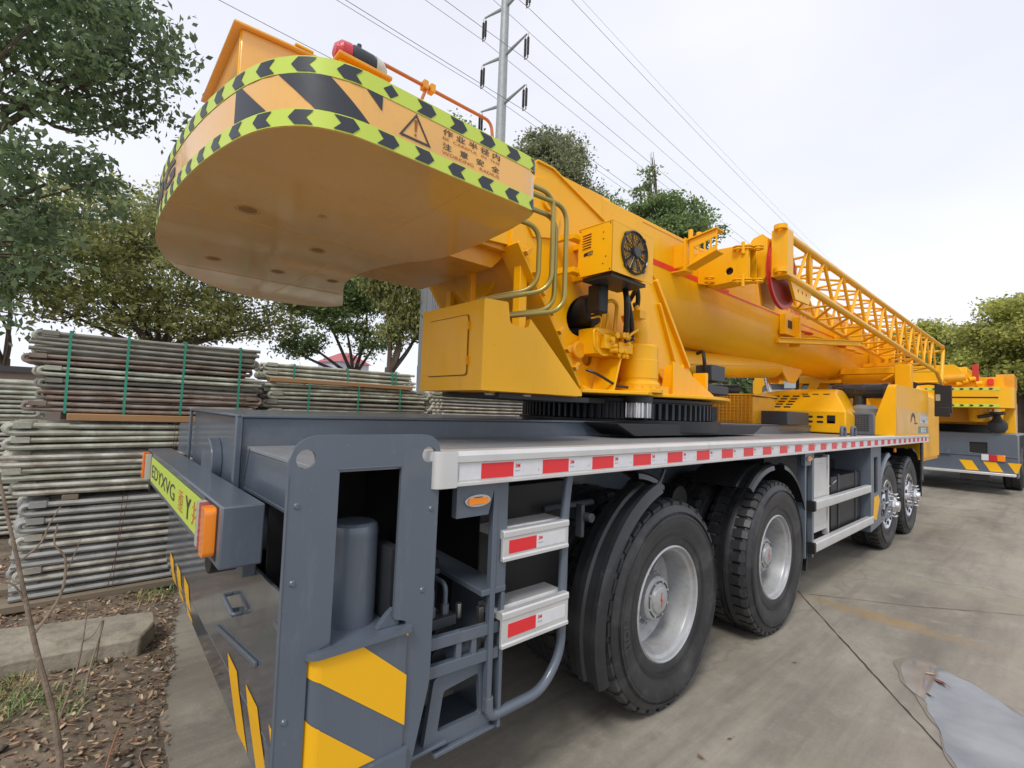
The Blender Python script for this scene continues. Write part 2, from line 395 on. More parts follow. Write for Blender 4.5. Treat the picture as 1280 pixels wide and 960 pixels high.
for x in (-.75, .75): MB().box(x - .05, x + .05, -1.957, -1.915, .93, 1.10, GREY).build('bumper_bracket', bu, .003)
for x in (-.955, .80): MB().cyl((x, -2.06, 1.02), (x, -1.98, 1.02), .055, BLACK, 20).build('rubber_stop', bu, .003)
for sx in (1, -1):
    b = MB(); y0, y1 = -2.098, -2.072
    xs = [(.955, .895, ORA), (.895, .825, REDL), (.825, .785, CLR)]
    for xa, xb, m in xs:
        if xa == .955: b.prism(rpoly([(sx * xa, 1.055), (sx * xb, 1.055), (sx * xb, 1.200), (sx * xa, 1.200)], [.02, 0, 0, .02] if sx > 0 else [.02, 0, 0, .02]), 'y', y0 - .006, y1, m)
        else: b.box(min(sx * xa, sx * xb), max(sx * xa, sx * xb), y0, y1, 1.058, 1.198, m)
    b.box(min(sx * .97, sx * .775), max(sx * .97, sx * .775), y1 - .002, y1 + .004, 1.048, 1.205, BLACK)
    b.build('tail_light', bu, .003)
b = MB(); yf = -2.0745
b.box(-.74, .765, yf - .002, yf, 1.058, 1.188, LIME)
put_text(b, 'EDYXVG', .095, lambda u, w: (-.68 + u, yf - .0035, 1.088 + w), INK, width=.84)
put_text(b, '重', .09, lambda u, w: (.26 + u, yf - .0035, 1.085 + w), ORA, width=.12); put_text(b, 'Y', .11, lambda u, w: (.43 + u, yf - .0035, 1.082 + w), INK, width=.12, bold=.002); put_text(b, '井', .09, lambda u, w: (.58 + u, yf - .0035, 1.088 + w), ORA, width=.12, bold=.001)
b.build('sign_panel', bu)

# ---- right rear outrigger: frame plate, jack, leg foot ---------------
b = MB(); XP = 1.275
outer = rpoly([(-1.982, .30), (-1.982, 1.436), (-1.513, 1.436), (-1.518, .62), (-1.600, .40), (-1.600, .30)], [0, .09, .07, .02, .02, 0], 8)
win = rpoly([(-1.850, .30), (-1.850, .85), (-1.845, .862), (-1.843, 1.337), (-1.652, 1.337), (-1.655, .90), (-1.625, .87), (-1.625, .30)], [0, 0, 0, .006, .006, .004, .01, 0])
b.prism([outer[:]] , 'x', XP, XP + .012, GREY) if False else None
# the plate is cut open below the window: one outline with the opening inside it
poly = rpoly([(-1.982, .30), (-1.982, 1.436), (-1.513, 1.436), (-1.518, .66), (-1.575, .42), (-1.575, .30), (-1.612, .30), (-1.612, .868), (-1.655, .884), (-1.652, 1.337), (-1.845, 1.337), (-1.846, .872), (-1.905, .845), (-1.905, .30)],
             [0, .09, .07, .03, .02, 0, 0, .006, .006, .008, .008, .006, .01, 0], 8)
b.prism([poly, circ(-1.938, 1.372, .026, 24), circ(-1.556, 1.372, .025, 24)], 'x', XP, XP + .012, GREY)
og = b.build('outrigger_frame', T, .0015)
b = MB()
# box of the outrigger beam behind the plate
b.box(.517, XP - .002, -1.90, -1.53, 1.330, 1.344, DECK); b.box(.517, XP - .001, -1.90, -1.888, 1.19, 1.329, GREY)
b.box(.517, XP - .001, -1.905, -1.86, 1.178, 1.19, GREY)
b.box(.70, XP - .003, -1.535, -1.523, .60, 1.328, BLACK); b.box(.80, .81, -1.887, -1.536, .55, 1.328, BLACK)
b.obox((.535, -1.897, 1.275), (.004, 0, .0), (0, .008, 0), (.028, 0, .065), GREY)
b.build('beam_housing', og, .002)
b = MB(); b.lathe([(.0, 1.160), (.060, 1.160), (.071, 1.153), (.074, 1.140), (.0745, 1.125), (.074, 1.122), (.074, .60), (.0, .60)], (1.155, -1.735, 0), 'z', GREY, 48)
jk = b.build('jack_cylinder', og)
b = MB()
foot = rpoly([(1.02, -1.905), (1.297, -1.905), (1.297, -1.607), (1.02, -1.607)], [.03, .045, .01, 0], 8)
b.prism([(p[0], p[1]) for p in foot], 'z', .45, .842, GREY)
b.prism(rpoly([(1.0, -1.918), (1.312, -1.918), (1.312, -1.598), (1.0, -1.598)], [.03, .05, .012, 0], 8), 'z', .842, .858, GREY)
b.prism(rpoly([(1.0, -1.918), (1.312, -1.918), (1.312, -1.598), (1.0, -1.598)], [.03, .05, .012, 0], 8), 'z', .435, .50, GREY)
b.box(1.24, 1.283, -1.905, -1.845, .858, .872, GREY)
b.prism([(-1.70, .8595), (-1.63, .8595), (-1.63, .900), (-1.65, .91), (-1.67, .895)], 'x', 1.254, 1.273, GREY)
b.box(1.0, 1.25, -1.653, -1.6135, .8615, 1.08, DARK)
jf = b.build('jack_foot', og, .004)
b = MB(); e = .0018; X1 = 1.297 + e
def fs(y0, z0, y1, z1, y2, z2, y3, z3): b.add([(X1, y0, z0), (X1, y1, z1), (X1, y2, z2), (X1, y3, z3)], [(0, 1, 2, 3)], STRY)
b.add([(X1, -1.868, .842), (X1, -1.868, .772), (X1, -1.609, .565), (X1, -1.609, .712), (X1, -1.76, .842)], [(0, 1, 2, 3, 4)], STRY)
b.add([(X1, -1.609, .842), (X1, -1.625, .842), (X1, -1.609, .827)], [(0, 1, 2)], STRY)
b.add([(X1, -1.868, .652), (X1, -1.868, .505), (X1, -1.70, .505)], [(0, 1, 2)], STRY)
# wrapped round the rounded corner
def corner(zt0, zt1, zb0, zb1):
    n = 6; vs = []
    for k in range(n + 1):
        a = k / n * pi / 2; x = 1.257 + (.04 + e) * cos(a); y_ = -1.866 - (.04 + e) * sin(a); t = k / n
        vs += [(x, y_, zt0 + (zt1 - zt0) * t), (x, y_, zb0 + (zb1 - zb0) * t)]
    b.add(vs, [(2 * k, 2 * k + 1, 2 * k + 3, 2 * k + 2) for k in range(n)], STRY)
corner(.842, .842, .772, .805); corner(.652, .70, .505, .505)
b.build('foot_stripe', og)
# ---- bracket with hydraulic stubs and the stirrup --------------------
b = MB()
b.box(1.222, 1.262, -1.238, -1.190, .86, 1.262, GREY); b.box(.95, 1.262, -1.205, -1.190, .38, .858, GREY)
b.prism([(.75, .905), (1.263, .882), (1.263, .862), (.75, .885)], 'y', -1.30, -1.188, GREY); b.prism([(.75, .905), (1.00, .893), (1.00, .873), (.75, .885)], 'y', -1.50, -1.301, GREY)
b.obox((1.248, -1.365, .745), (.012, 0, 0), (0, .155, -.008), (0, 0, .019), GREY); b.obox((1.248, -1.365, .655), (.012, 0, 0), (0, .155, -.008), (0, 0, .019), GREY); b.box(1.0, 1.24, -1.50, -1.24, .640, .648, GREY)
b.box(1.240, 1.256, -1.395, -1.372, .655, .74, GREY); b.box(1.240, 1.256, -1.330, -1.308, .655, .74, GREY)
b.box(1.0, 1.25, -1.46, -1.20, .375, .388, GREY)
br = b.build('service_bracket', T, .002)
b = MB()
for k in range(3):
    yy = -1.50 + .055 * k
    b.tube(smooth([(.90, yy, .905), (1.17, yy, .90), (1.17, yy, .80)], .03), .009, DARK if False else GREY, 10); b.cyl((1.17, yy, .83), (1.17, yy, .795), .0145, GREY, 6)
b.box(1.14, 1.20, -1.53, -1.36, .765, .798, DARK); b.cyl((1.17, -1.33, .77), (1.17, -1.33, .82), .012, STEEL, 8)
b.cyl((1.12, -1.42, .66), (1.19, -1.42, .66), .03, DARK, 14)
b.build('hydraulic_pipe', br, .001)
b = MB()
fr = [[(-1.50, .395), (-1.215, .385), (-1.235, .645), (-1.465, .625)], [(-1.445, .445), (-1.262, .440), (-1.278, .585), (-1.425, .572)]]
b.prism([rpoly(fr[0], .02), rpoly(fr[1], .012)], 'x', 1.215, 1.235, GREY)
b.obox((1.20, -1.245, .70), (.010, 0, .0), (0, .010, -.0), (0, -.01, .10), STEEL)
b.build('stirrup', br, .003)
# ---- side marker lamps ----------------------------------------------
def marker(x, y, z, plate=True):
    b = MB()
    if plate: b.prism([(y - .085, z + .055), (y - .085, z - .055), (y + .055, z - .055), (y + .085, z + .055)], 'x', x - .03, x, GREY)
    o = b.build('marker_bracket', T, .002) if plate else T
    el = lambda a_, c_, n=28: [(y + a_ * cos(2 * pi * k / n), z + c_ * sin(2 * pi * k / n) * (1 if abs(cos(2 * pi * k / n)) < .9 else 1)) for k in range(n)]
    b = MB(); b.prism([el(.056, .021), el(.040, .013)], 'x', x + .001, x + .008, CHR); b.build('lamp_bezel', o, .002)
    b = MB(); b.prism(rpoly([(y - .042, z - .011), (y + .042, z - .011), (y + .042, z + .011), (y - .042, z + .011)], .008), 'x', x + .0005, x + .014, ORA); b.build('side_marker_lamp', o, .003)
marker(1.272, -1.345, 1.205)
marker(1.272, 2.05, 1.215)
b = MB()
for (y_, z_) in ((-1.955, 1.25), (-1.955, 1.05), (-1.955, .70), (-1.54, 1.20), (-1.56, .95)): b.lathe([(0, .004), (.006, .004), (.009, 0)], (XP + .012, y_, z_), 'x', GREY, 10)
b.tube([(XP + .012, -1.98, .31), (XP + .012, -1.981, 1.33)], .003, GREY, 6); b.tube([(XP + .012, -1.85, 1.341), (XP + .012, -1.65, 1.341)], .0025, GREY, 6)
b.build('weld_bead', og)
# ---- ladder ------------------------------------------------------------
b = MB()
b.box(1.240, 1.266, -1.262, -1.240, .45, 1.261, GREY)
b.tube(smooth([(1.252, -.845, 1.262), (1.252, -.865, 1.12), (1.252, -.865, .54), (1.252, -.97, .425), (1.252, -1.24, .425), (1.252, -1.245, .50)], .07), .019, GREY, 14)
b.cyl((1.10, -.70, 1.065), (1.265, -.70, 1.065), .020, DARK, 14); b.box(1.20, 1.235, -.735, -.715, .98, 1.12, DARK); b.cyl((1.10, -.84, 1.09), (1.10, -.5, 1.09), .016, DARK, 10)
ld = b.build('ladder', T, .002)
for z0, z1, y0, y1, xx in ((.972, 1.083, -1.222, -.868, 1.278), (.668, .795, -1.222, -.868, 1.288)):
    b = MB(); X = xx
    b.prism([(X - .14, z1 - .012), (X - .14, z1), (X - .05, z1), (X - .045, z1 - .012), (X - .03, z1 - .012), (X - .025, z1), (X, z1), (X + .004, z1 - .006), (X + .004, z1 - .024), (X, z1 - .028), (X, z0 + .016), (X + .004, z0 + .012), (X + .004, z0), (X - .012, z0), (X - .012, z1 - .03), (X - .14, z1 - .03)], 'y', y0, y1, ALU)
    st = b.build('step', ld, .0015)
    b = MB(); zm = (z0 + z1) / 2 - .006; b.box(X, X + .0015, y0 + .03, y0 + .17, zm - .024, zm + .024, RED); b.build('red_sticker', ld)
    b = MB(); b.box(X, X + .0014, y0 + .17, y1 - .02, zm - .024, zm + .024, WHT)
    put_text(b, '3M', .018, lambda u, w: (X + .002, y0 + .18 + u, zm + .006 + w), RED, bold=.0005)
    put_text(b, 'GB 23254', .006, lambda u, w: (X + .002, y0 + .18 + u, zm - .008 + w), INK)
    b.build('white_sticker', ld)
# ---- mudguards --------------------------------------------------------------
def guard(cy, r, a0, a1, x0=.74, x1=1.262, n=22, name='mudguard', m=PLAST, lip=.014):
    b = MB(); cz = R_; v = []
    prof = [(x0, r - .004), (x0, r), (x1 - .150, r), (x1 - .140, r + lip * .7), (x1 - .110, r + lip * .7), (x1 - .100, r), (x1 - .06, r), (x1 - .045, r + lip), (x1 - .02, r + lip), (x1 - .006, r), (x1, r - .03), (x1 - .006, r - .03), (x1 - .012, r - .004)]
    for k in range(n + 1):
        a = a0 + (a1 - a0) * k / n
        for (x, rr) in prof: v.append((x, cy + rr * cos(a), cz + rr * sin(a)))
    k_ = len(prof); f = []
    for k in range(n):
        for i in range(k_): j = (i + 1) % k_; f.append((k * k_ + i, k * k_ + j, (k + 1) * k_ + j, (k + 1) * k_ + i))
    f.append(tuple(range(k_))); f.append(tuple(n * k_ + i for i in reversed(range(k_))))
    b.add(v, f, m); return b
b = guard(0.0, .650, radians(106), radians(200), x0=1.10, x1=1.292, lip=.018)
b.tube([(1.27, -.21, 1.12), (1.27, -.13, 1.245)], .010, PLAST, 8)
b.build('mudguard', T)
guard(1.43, .66, radians(78), radians(-20), x0=.78, x1=1.262).build('mudguard', T)
guard(1.43, .645, radians(128), radians(90), x0=.78, x1=1.24).build('mudguard', T)
guard(0.0, .645, radians(58), radians(85), x0=.78, x1=1.0).build('mudguard', T)
guard(5.10, .62, radians(95), radians(172), x0=.80, x1=1.255, m=GREY).build('mudguard', T)
b = guard(6.40, .64, radians(88), radians(28), x0=.80, x1=1.262)
b.box(.85, 1.262, 7.02, 7.04, .46, 1.0, PLAST); b.box(1.255, 1.275, 6.95, 7.10, .70, 1.255, PLAST); b.build('mudguard', T)
# ---- middle of the right side ----------------------------------------------------
b = MB()
for (za, zb, ya, yb) in ((.785, .862, 2.165, 3.95), (.445, .525, 2.165, 4.05)):
    b.prism(rpoly([(1.235, za), (1.292, za), (1.292, zb), (1.235, zb)], .012), 'y', ya, yb, ALU)
for (za, zb) in ((.785, .862), (.445, .525)): b.prism(rpoly([(1.232, za - .004), (1.295, za - .004), (1.295, zb + .004), (1.232, zb + .004)], .012), 'y', 2.125, 2.165, BLACK)
sg = b.build('side_guard', T, .001)
b = MB(); b.box(1.225, 1.262, 2.17, 2.215, .40, 1.262, GREY); b.box(1.20, 1.262, 2.0, 2.03, .42, 1.262, GREY); b.build('guard_post', sg, .003)
b = MB(); b.box(.85, 1.215, 2.25, 2.72, .56, 1.20, ALU); b.box(1.2151, 1.221, 2.29, 2.68, .62, 1.15, ALU); b.box(1.18, 1.23, 2.71, 2.74, .50, 1.22, ALU); b.build('tool_box', T, .008)
b = MB(); b.box(.72, 1.20, 2.90, 3.93, .50, 1.0, BLACK); b.box(1.15, 1.21, 3.1, 3.13, .48, 1.02, DARK); b.box(1.15, 1.21, 3.7, 3.73, .48, 1.02, DARK)
b.tube(smooth([(1.0, 2.85, 1.2), (1.05, 2.85, 1.08), (1.1, 3.0, 1.1), (1.1, 3.15, 1.02)], .05), .012, STEEL, 8)
b.tube(smooth([(1.0, 2.8, .75), (1.18, 2.82, .9), (1.2, 3.05, .96)], .05), .010, STEEL, 8)
b.build('fuel_tank', T, .01)
b = MB(); b.prism([rpoly([(3.97, .36), (3.97, 1.262), (4.42, 1.262), (4.42, .40)], .01), rpoly([(4.11, .76), (4.11, 1.15), (4.27, 1.15), (4.27, .76)], .01)], 'x', 1.262, 1.282, GREY)
b.box(.85, 1.262, 4.40, 4.42, .40, 1.26, GREY); b.box(.85, 1.262, 3.97, 3.985, .36, 1.26, GREY); b.cyl((1.15, 4.19, .9), (1.15, 4.19, 1.15), .07, GREY, 20)
fo = b.build('outrigger_frame', T, .003)
b = MB(); b.add([(1.2835, 4.06, .50), (1.2835, 4.20, .46), (1.2835, 4.36, .66), (1.2835, 4.30, .73), (1.2835, 4.10, .72)], [(0, 1, 2, 3, 4)], STRY); b.build('foot_stripe', fo)
b = MB()
for z in (.42, .58, .74): b.box(1.22, 1.27, 4.45, 4.86, z, z + .025, GREY)
b.tube([(1.25, 4.46, .40), (1.25, 4.47, 1.2)], .014, GREY, 8); b.tube(smooth([(1.25, 4.86, .76), (1.25, 4.88, .50), (1.25, 4.70, .40), (1.25, 4.46, .40)], .05), .016, GREY, 8)
b.build('front_step', T, .003); MB().box(1.255, 1.275, 5.2, 5.26, 1.17, 1.22, ORA).build('side_marker_lamp', T, .003)

# ---- engine side cover, engine hood, intake -----------------------------------------
b = MB()
sec = lambda x: [(5.07 - .02, 1.372), (5.13, 2.015), (5.26, 2.035), (7.30, 2.035), (7.34, 1.99), (7.34, 1.372)]
b.prism(rpoly([(5.05, 1.374), (5.12, 2.012), (7.34, 2.04), (7.34, 1.374)], [.01, .05, .05, .01]), 'x', 1.03, 1.302, YEL)
v = b.v
b.v = [((x if not (x < 1.1) else x + (z - 1.374) * .30), y_, z) for (x, y_, z) in v]
wc = b.build('side_cover', T, .012)
b = MB(); X = 1.3035
b.add([(X, 5.13, 1.40), (X, 7.29, 1.40), (X, 7.29, 1.72), (X, 5.13, 1.72)], [(0, 1, 2, 3)], mat('faded_decal', (.72, .42, .10), .4, var=.1, vscale=4)); 
dc = b.build('decal_panel', wc)
b = MB(); X = 1.3048
for pts in ([(5.95, 1.55), (6.0, 1.55), (6.12, 1.64), (6.28, 1.60), (6.26, 1.63), (6.12, 1.69), (6.03, 1.655)], [(6.22, 1.53), (6.45, 1.53), (6.45, 1.55), (6.22, 1.55)], [(6.25, 1.56), (6.32, 1.56), (6.22, 1.68), (6.17, 1.68)]): b.add([(X, a, c) for a, c in pts], [tuple(range(len(pts)))], INK)
b.build('emblem', wc)
b = MB(); b.box(1.3035, 1.3045, 6.60, 7.28, 1.53, 1.68, mat('pale_plate', (.50, .47, .36), .4)); b.box(1.3035, 1.3045, 6.50, 7.30, 1.40, 1.50, mat('dark_plate', (.18, .22, .17), .4))
put_text(b, 'LM2', .14, lambda u, w: (1.306, 6.63 + u, 1.55 + w), WHT, width=.6, bold=.004); put_text(b, 'EG', .09, lambda u, w: (1.306, 6.70 + u, 1.415 + w), WHT, width=.4, bold=.004)
b.build('nameplate', wc)
b = MB()     # engine hood: sloped rear with slots
Yh = 4.6
b.prism([(Yh, 1.38), (Yh, 1.655), (Yh + .30, 1.90), (Yh + .55, 1.955), (6.6, 1.955), (6.6, 1.38)], 'x', -.21, .90, YEL)
b.v = [((x if not (x > .5 and z > 1.6) else x - (z - 1.655) * .75), y_, z) for (x, y_, z) in b.v]
hd = b.build('engine_hood', T, .015)
b = MB(); SL = BLACK
for r in range(2):
    for k in range(8):
        x = -.12 + k * .118; z = 1.50 + r * .062
        if k == 7 and r == 1: continue
        b.prism(rpoly([(x, z), (x + .072, z), (x + .072, z + .028), (x, z + .028)], .012), 'y', Yh - .003, Yh + .001, SL)
b.box(.70, .79, Yh - .003, Yh + .01, 1.50, 1.60, SL)
n_ = Vector((0, -.245, .30)).normalized()
for r in range(5):
    for k in range(4 if r < 4 else 5):
        t = .16 + r * .155; p = Vector((-.15 + k * .125 + (r * .012), Yh + .30 * t, 1.655 + .245 * t)) + n_ * .001
        u = Vector((1, 0, 0)) * .041; w_ = Vector((0, .30, .245)).normalized() * .014
        b.obox(p, u, w_, n_ * .002, SL)
for k in range(3):
    p = Vector((.46 + k * .125 - .09, Yh + .27, 1.875)); b.obox(p + n_ * .001, (.036, 0, 0), Vector((0, .30, .245)).normalized() * .010, n_ * .002, SL)
b.build('hood_slot', hd)
b = MB(); b.box(.655, 1.10, 5.0, 5.6, 1.37, 1.65, GREY); lb = b.build('intake_box', T, .01)
b = MB()
for r in range(9): b.box(.70, 1.05, 4.996, 5.0, 1.42 + r * .024, 1.43 + r * .024, DARK)
for r in range(12): b.box(.70 + r * .03, .704 + r * .03, 4.9955, 5.0, 1.415, 1.62, DARK)
b.build('intake_grille', lb)
b = MB(); b.lathe([(.0, .54), (.085, .54), (.098, .555), (.098, .70), (.102, .70), (.102, .715), (.098, .72), (.098, .90), (.102, .90), (.102, .915), (.098, .92), (.098, 1.10), (.108, 1.11), (.108, 1.17), (.09, 1.185), (0, 1.185)], (0, 5.45, 1.945), 'x', PLAST, 32)
b.cyl((.85, 5.45, 1.66), (.85, 5.45, 1.88), .075, PLAST, 24); b.lathe([(.0, 1.65), (.16, 1.65), (.16, 1.71), (.10, 1.76), (0, 1.76)], (.9, 5.45, 0), 'z', mat('grey_intake', (.2, .22, .23), .5), 28)
b.build('air_filter', T)
# left-hand fittings seen between the ring and the hood
b = MB(); b.box(-.95, .34, 3.26, 3.9, 1.47, 1.77, YELD)
for k in range(30): b.box(-.94 + k * .043, -.93 + k * .043, 3.245, 3.262, 1.48, 1.80, YELD)
for r in range(8): b.box(-.95, .34, 3.243, 3.2635, 1.50 + r * .038, 1.508 + r * .038, YELD)
b.box(-.95, .36, 3.24, 3.92, 1.785, 1.805, YELD)
b.build('grille_box', T)
b = MB(); b.box(-.05, .62, 3.5, 4.2, 1.468, 1.62, DARK); b.box(-.3, -.2, 3.23, 3.25, 1.50, 1.72, DARK); b.cyl((-.75, 3.3, 1.87), (-.1, 3.9, 1.88), .07, DARK, 16); b.box(-.55, -.35, 3.35, 3.6, 1.8, 1.92, DARK)
b.tube(spline([(-.6, 3.1, 1.75), (-.5, 3.0, 1.95), (-.35, 3.1, 2.0), (-.2, 3.3, 1.95)]), .02, HOSE, 8)
b.build('valve_cover', T, .01)
b = MB(); b.cyl((-.10, 5.0, 1.80), (-.20, 5.0, 2.22), .035, CHR, 14); b.build('exhaust_pipe', T)

# ---- driver's cab -----------------------------------------------------------------
b = MB(); Yc = 7.2
wins = [rpoly([(-1.08, 1.88), (-.57, 1.88), (-.57, 2.16), (-1.0, 2.19), (-1.08, 2.12)], .05), rpoly([(-.42, 1.88), (-.14, 1.88), (-.14, 2.18), (-.36, 2.19), (-.42, 2.12)], .04), rpoly([(0, 1.88), (.22, 1.88), (.22, 2.18), (.05, 2.19), (0, 2.12)], .03)]
b.prism([rpoly([(-1.26, 1.0), (-1.22, 2.33), (.9, 2.30), (1.22, 2.0), (1.22, 1.0)], [0, .06, .06, .06, 0])] + wins, 'y', Yc, Yc + .03, YEL)
b.prism(rpoly([(-1.26, 1.0), (-1.22, 2.33), (.9, 2.30), (1.22, 2.0), (1.22, 1.0)], [0, .06, .06, .06, 0]), 'y', 8.95, 9.0, YEL)
b.box(-1.26, -1.22, Yc + .03, 8.95, 1.0, 2.25, YEL); b.box(1.18, 1.22, Yc + .03, 8.95, 1.0, 1.98, YEL); b.box(-1.2, .88, Yc + .031, 8.949, 2.27, 2.32, YEL); b.box(-1.2, 1.2, Yc, 9.0, .95, 1.0, YEL)
b.prism([(.88, 2.29), (1.21, 1.98), (1.18, 1.95), (.86, 2.25)], 'y', Yc + .031, 8.949, YEL)
cab = b.build('driver_cab', T, .012)
b = MB(); b.box(-1.1, .3, Yc + .012, Yc + .018, 1.85, 2.2, GLASS); b.build('cab_window', cab)
b = MB(); b.box(.24, 1.14, 6.95, 7.10, 2.30, 2.40, YEL); b.box(.96, 1.16, 6.94, 7.11, 2.02, 2.43, YEL); b.obox((.9, 6.99, 2.26), (.10, 0, .07), (0, .03, 0), (-.012, 0, .016), YEL)
b.box(-.5, .24, 6.98, 7.06, 2.16, 2.22, YEL)
b.prism([(-.62, 2.28), (.10, 2.28), (-.02, 2.16), (-.50, 2.16)], 'y', 6.96, 7.08, YEL)
b.prism([(-.30, 1.9), (-.16, 1.9), (.0, 2.3), (-.16, 2.3)], 'y', 6.95, 7.0, YEL); b.build('boom_rest', T, .01)
b = MB(); b.box(1.36, 1.56, 7.45, 7.52, 1.72, 2.14, BLACK); b.box(1.36, 1.54, 7.44, 7.50, 1.66, 1.80, BLACK); b.tube(smooth([(1.1, 7.6, 2.16), (1.3, 7.5, 2.17), (1.45, 7.48, 2.14)], .05), .018, BLACK, 8)
b.obox((1.05, 7.2, 2.16), (.12, .05, -.05), (-.02, .05, 0), (.02, 0, .05), BLACK)
mi = b.build('wing_mirror', T, .02)
MB().box(1.375, 1.43, 7.443, 7.4495, 1.9, 2.0, MIRR).build('mirror_glass', mi)
b = MB(); b.box(-.46, -.27, 6.50, 6.53, 2.05, 2.28, MIRR); b.box(-.27, -.24, 6.50, 6.56, 2.04, 2.29, BLACK); b.tube(smooth([(-.3, 6.55, 2.05), (-.25, 6.6, 1.95), (.05, 6.7, 1.9)], .05), .02, BLACK, 8); b.build('rear_mirror', T, .01)
# ================================================================== superstructure of the near crane
CY = 1.18
b = MB()
n = 96; o_ = []
for k in range(n):
    a = 2 * pi * k / n; d = 2 * pi / n
    for (t, r) in ((0, .795), (.22, .795), (.32, .835), (.68, .835), (.78, .795)): o_.append((r * cos(a + d * t), CY + r * sin(a + d * t)))
b.prism([o_, circ(0, CY, .66, 60)], 'z', 1.490, 1.605, DARK)
b.lathe([(.66, 1.605), (.765, 1.605), (.765, 1.618), (.80, 1.618), (.80, 1.640), (.66, 1.640)], (0, CY, 0), 'z', DARK, 72)
for k in range(40):
    a = 2 * pi * k / 40; b.cyl((.74 * cos(a), CY + .74 * sin(a), 1.47), (.74 * cos(a), CY + .74 * sin(a), 1.49), .012, DARK, 6)
b.build('slewing_ring', T, ang=25)
b = MB(); b.lathe([(.60, 1.40), (.86, 1.40), (.86, 1.485), (.60, 1.485)], (0, CY, 0), 'z', BLACK, 48)
b.prism([(.30, 1.382), (2.15, 1.382), (2.35, 1.462), (.10, 1.462)], 'x', .53, .80, BLACK)
b.build('ring_mount', T, .003)
b = MB(); px_, py_ = .655, .545
o_ = []
for k in range(14):
    a = 2 * pi * k / 14; d = 2 * pi / 14
    for (t, r) in ((0, .062), (.3, .062), (.4, .088), (.7, .088), (.8, .062)): o_.append((px_ + r * cos(a + d * t), py_ + r * sin(a + d * t)))
b.prism(o_, 'z', 1.50, 1.605, CHR); b.cyl((px_, py_, 1.606), (px_, py_, 1.65), .10, DARK, 28)
b.build('pinion', T, .001)
# turntable: base plate, side plates, ribs
b = MB(); Z0 = 1.652; Z1 = 1.675
base = [(.93 * cos(a), CY + .93 * sin(a)) for a in np.linspace(radians(-62), radians(242), 50)]
base = [(.60, .0)] + [(.86, .35)] + base[4:-4] + [(-.86, .35), (-.60, 0)]
b.prism([p for p in base], 'z', Z0, Z1, YEL)
sp = [(-.56, 2.50), (-.56, 2.66), (-.43, 3.02), (-.38, 3.06), (-.24, 3.06), (-.10, 3.03), (.31, 2.87), (.60, 2.79), (.96, 2.60), (1.50, 1.95), (1.60, 1.88), (1.62, 1.72), (1.88, 1.70), (1.88, Z1), (.10, Z1), (.02, 1.70)]
hole = [(.10 + .16 * cos(t), 2.17 + .135 * sin(t)) for t in np.linspace(0, 2 * pi, 28, endpoint=False)]
hole = [(y_ + .0, z + .20 * (y_ - .10)) for y_, z in hole]
hole2 = circ(.16, 1.895, .055, 20)
for x0, x1 in ((.46, .50), (-.50, -.46)): b.prism([sp, hole, hole2], 'x', x0, x1, YEL)
# flanges standing proud of the plate
def strip(pts, x0, x1, w, m=YEL):
    for (a, c) in zip(pts[:-1], pts[1:]):
        a = Vector(a); c = Vector(c); t = (c - a).normalized(); nn = Vector((-t.y, t.x)) * w
        b.prism([tuple(a), tuple(c), tuple(c + nn), tuple(a + nn)], 'x', x0, x1, m)
strip([(.96, 2.60), (1.50, 1.95)], .44, .535, -.03); strip([(1.02, 2.42), (1.33, 1.86)], .50, .53, -.02)
strip([(-.56, 2.50), (.02, 1.70)], .40, .575, -.022)
strip([(.02, 1.697), (.12, Z1)], .40, .60, -.02)
strip([(-.38, 3.06), (-.24, 3.06), (.31, 2.87), (.60, 2.79), (.96, 2.60)], .36, .515, .014)
# ear pads, gussets
b.prism([(-.50, 2.72), (-.40, 2.96), (-.30, 2.98), (-.16, 2.78), (-.20, 2.62), (-.40, 2.58)], 'x', .50, .515, YEL)
b.cyl((.45, -.28, 2.83), (.535, -.28, 2.83), .055, YEL, 24); b.cyl((.5, -.28, 2.83), (.545, -.28, 2.83), .028, YEL, 12)
b.lathe([(.018, -.02), (.040, -.02), (.040, .02), (.018, .02)], (.40, -.31, 3.085), 'x', YEL, 20, closed=True)
b.prism([(.90, Z1), (1.55, Z1), (1.55, 1.70), (1.02, 1.90), (.90, 1.93)], 'x', .70, .718, YEL); b.prism([(.95, 1.9), (1.3, 1.9), (1.22, 1.78), (1.1, 1.78)], 'x', .52, .53, YEL)
b.prism([(.60, 1.675), (.80, 1.675), (.80, 1.73), (.60, 1.73)], 'x', .56, .74, YEL)
b.obox((.62, .22, 1.78), (.09, 0, 0), (0, .008, 0), (0, .035, .11), YEL); b.obox((.62, 1.05, 1.80), (.08, 0, 0), (0, .008, 0), (0, .03, .12), YEL)
b.box(.50, .62, 1.60, 1.64, Z1, 1.90, YEL)
b.build('turntable', T, .004)
b = MB()   # sloped underside panel with bolted edge
a = Vector((0, -.565, 2.50)); c = Vector((0, .02, 1.69)); t = (c - a); nn = Vector((0, -t.z, t.y)).normalized()
b.obox((a + c) / 2 - nn * .015 * -1, (.455, 0, 0), t / 2, nn * .012, YELD)
b.obox((a + c) / 2 + Vector((.43, 0, 0)) + nn * .03, (.022, 0, 0), t / 2, nn * .006, DARK)
for k in range(7):
    p = a + t * (.08 + .13 * k) + Vector((.585, 0, 0)); b.obox(p, (.02, 0, 0), t.normalized() * .014, nn * .012, YELD)
    b.obox(p + Vector((0, .02, .02)), (.012, 0, 0), t.normalized() * .010, nn * .02, YELD)
b.build('sloped_panel', T, .002)
b = MB(); b.box(.46, .52, -.50, -.44, 2.0, 2.5, YEL); b.box(-.32, -.26, -.46, -.42, 1.6, 2.42, YEL); b.box(.16, .20, -.62, -.58, 2.0, 2.5, YELD)
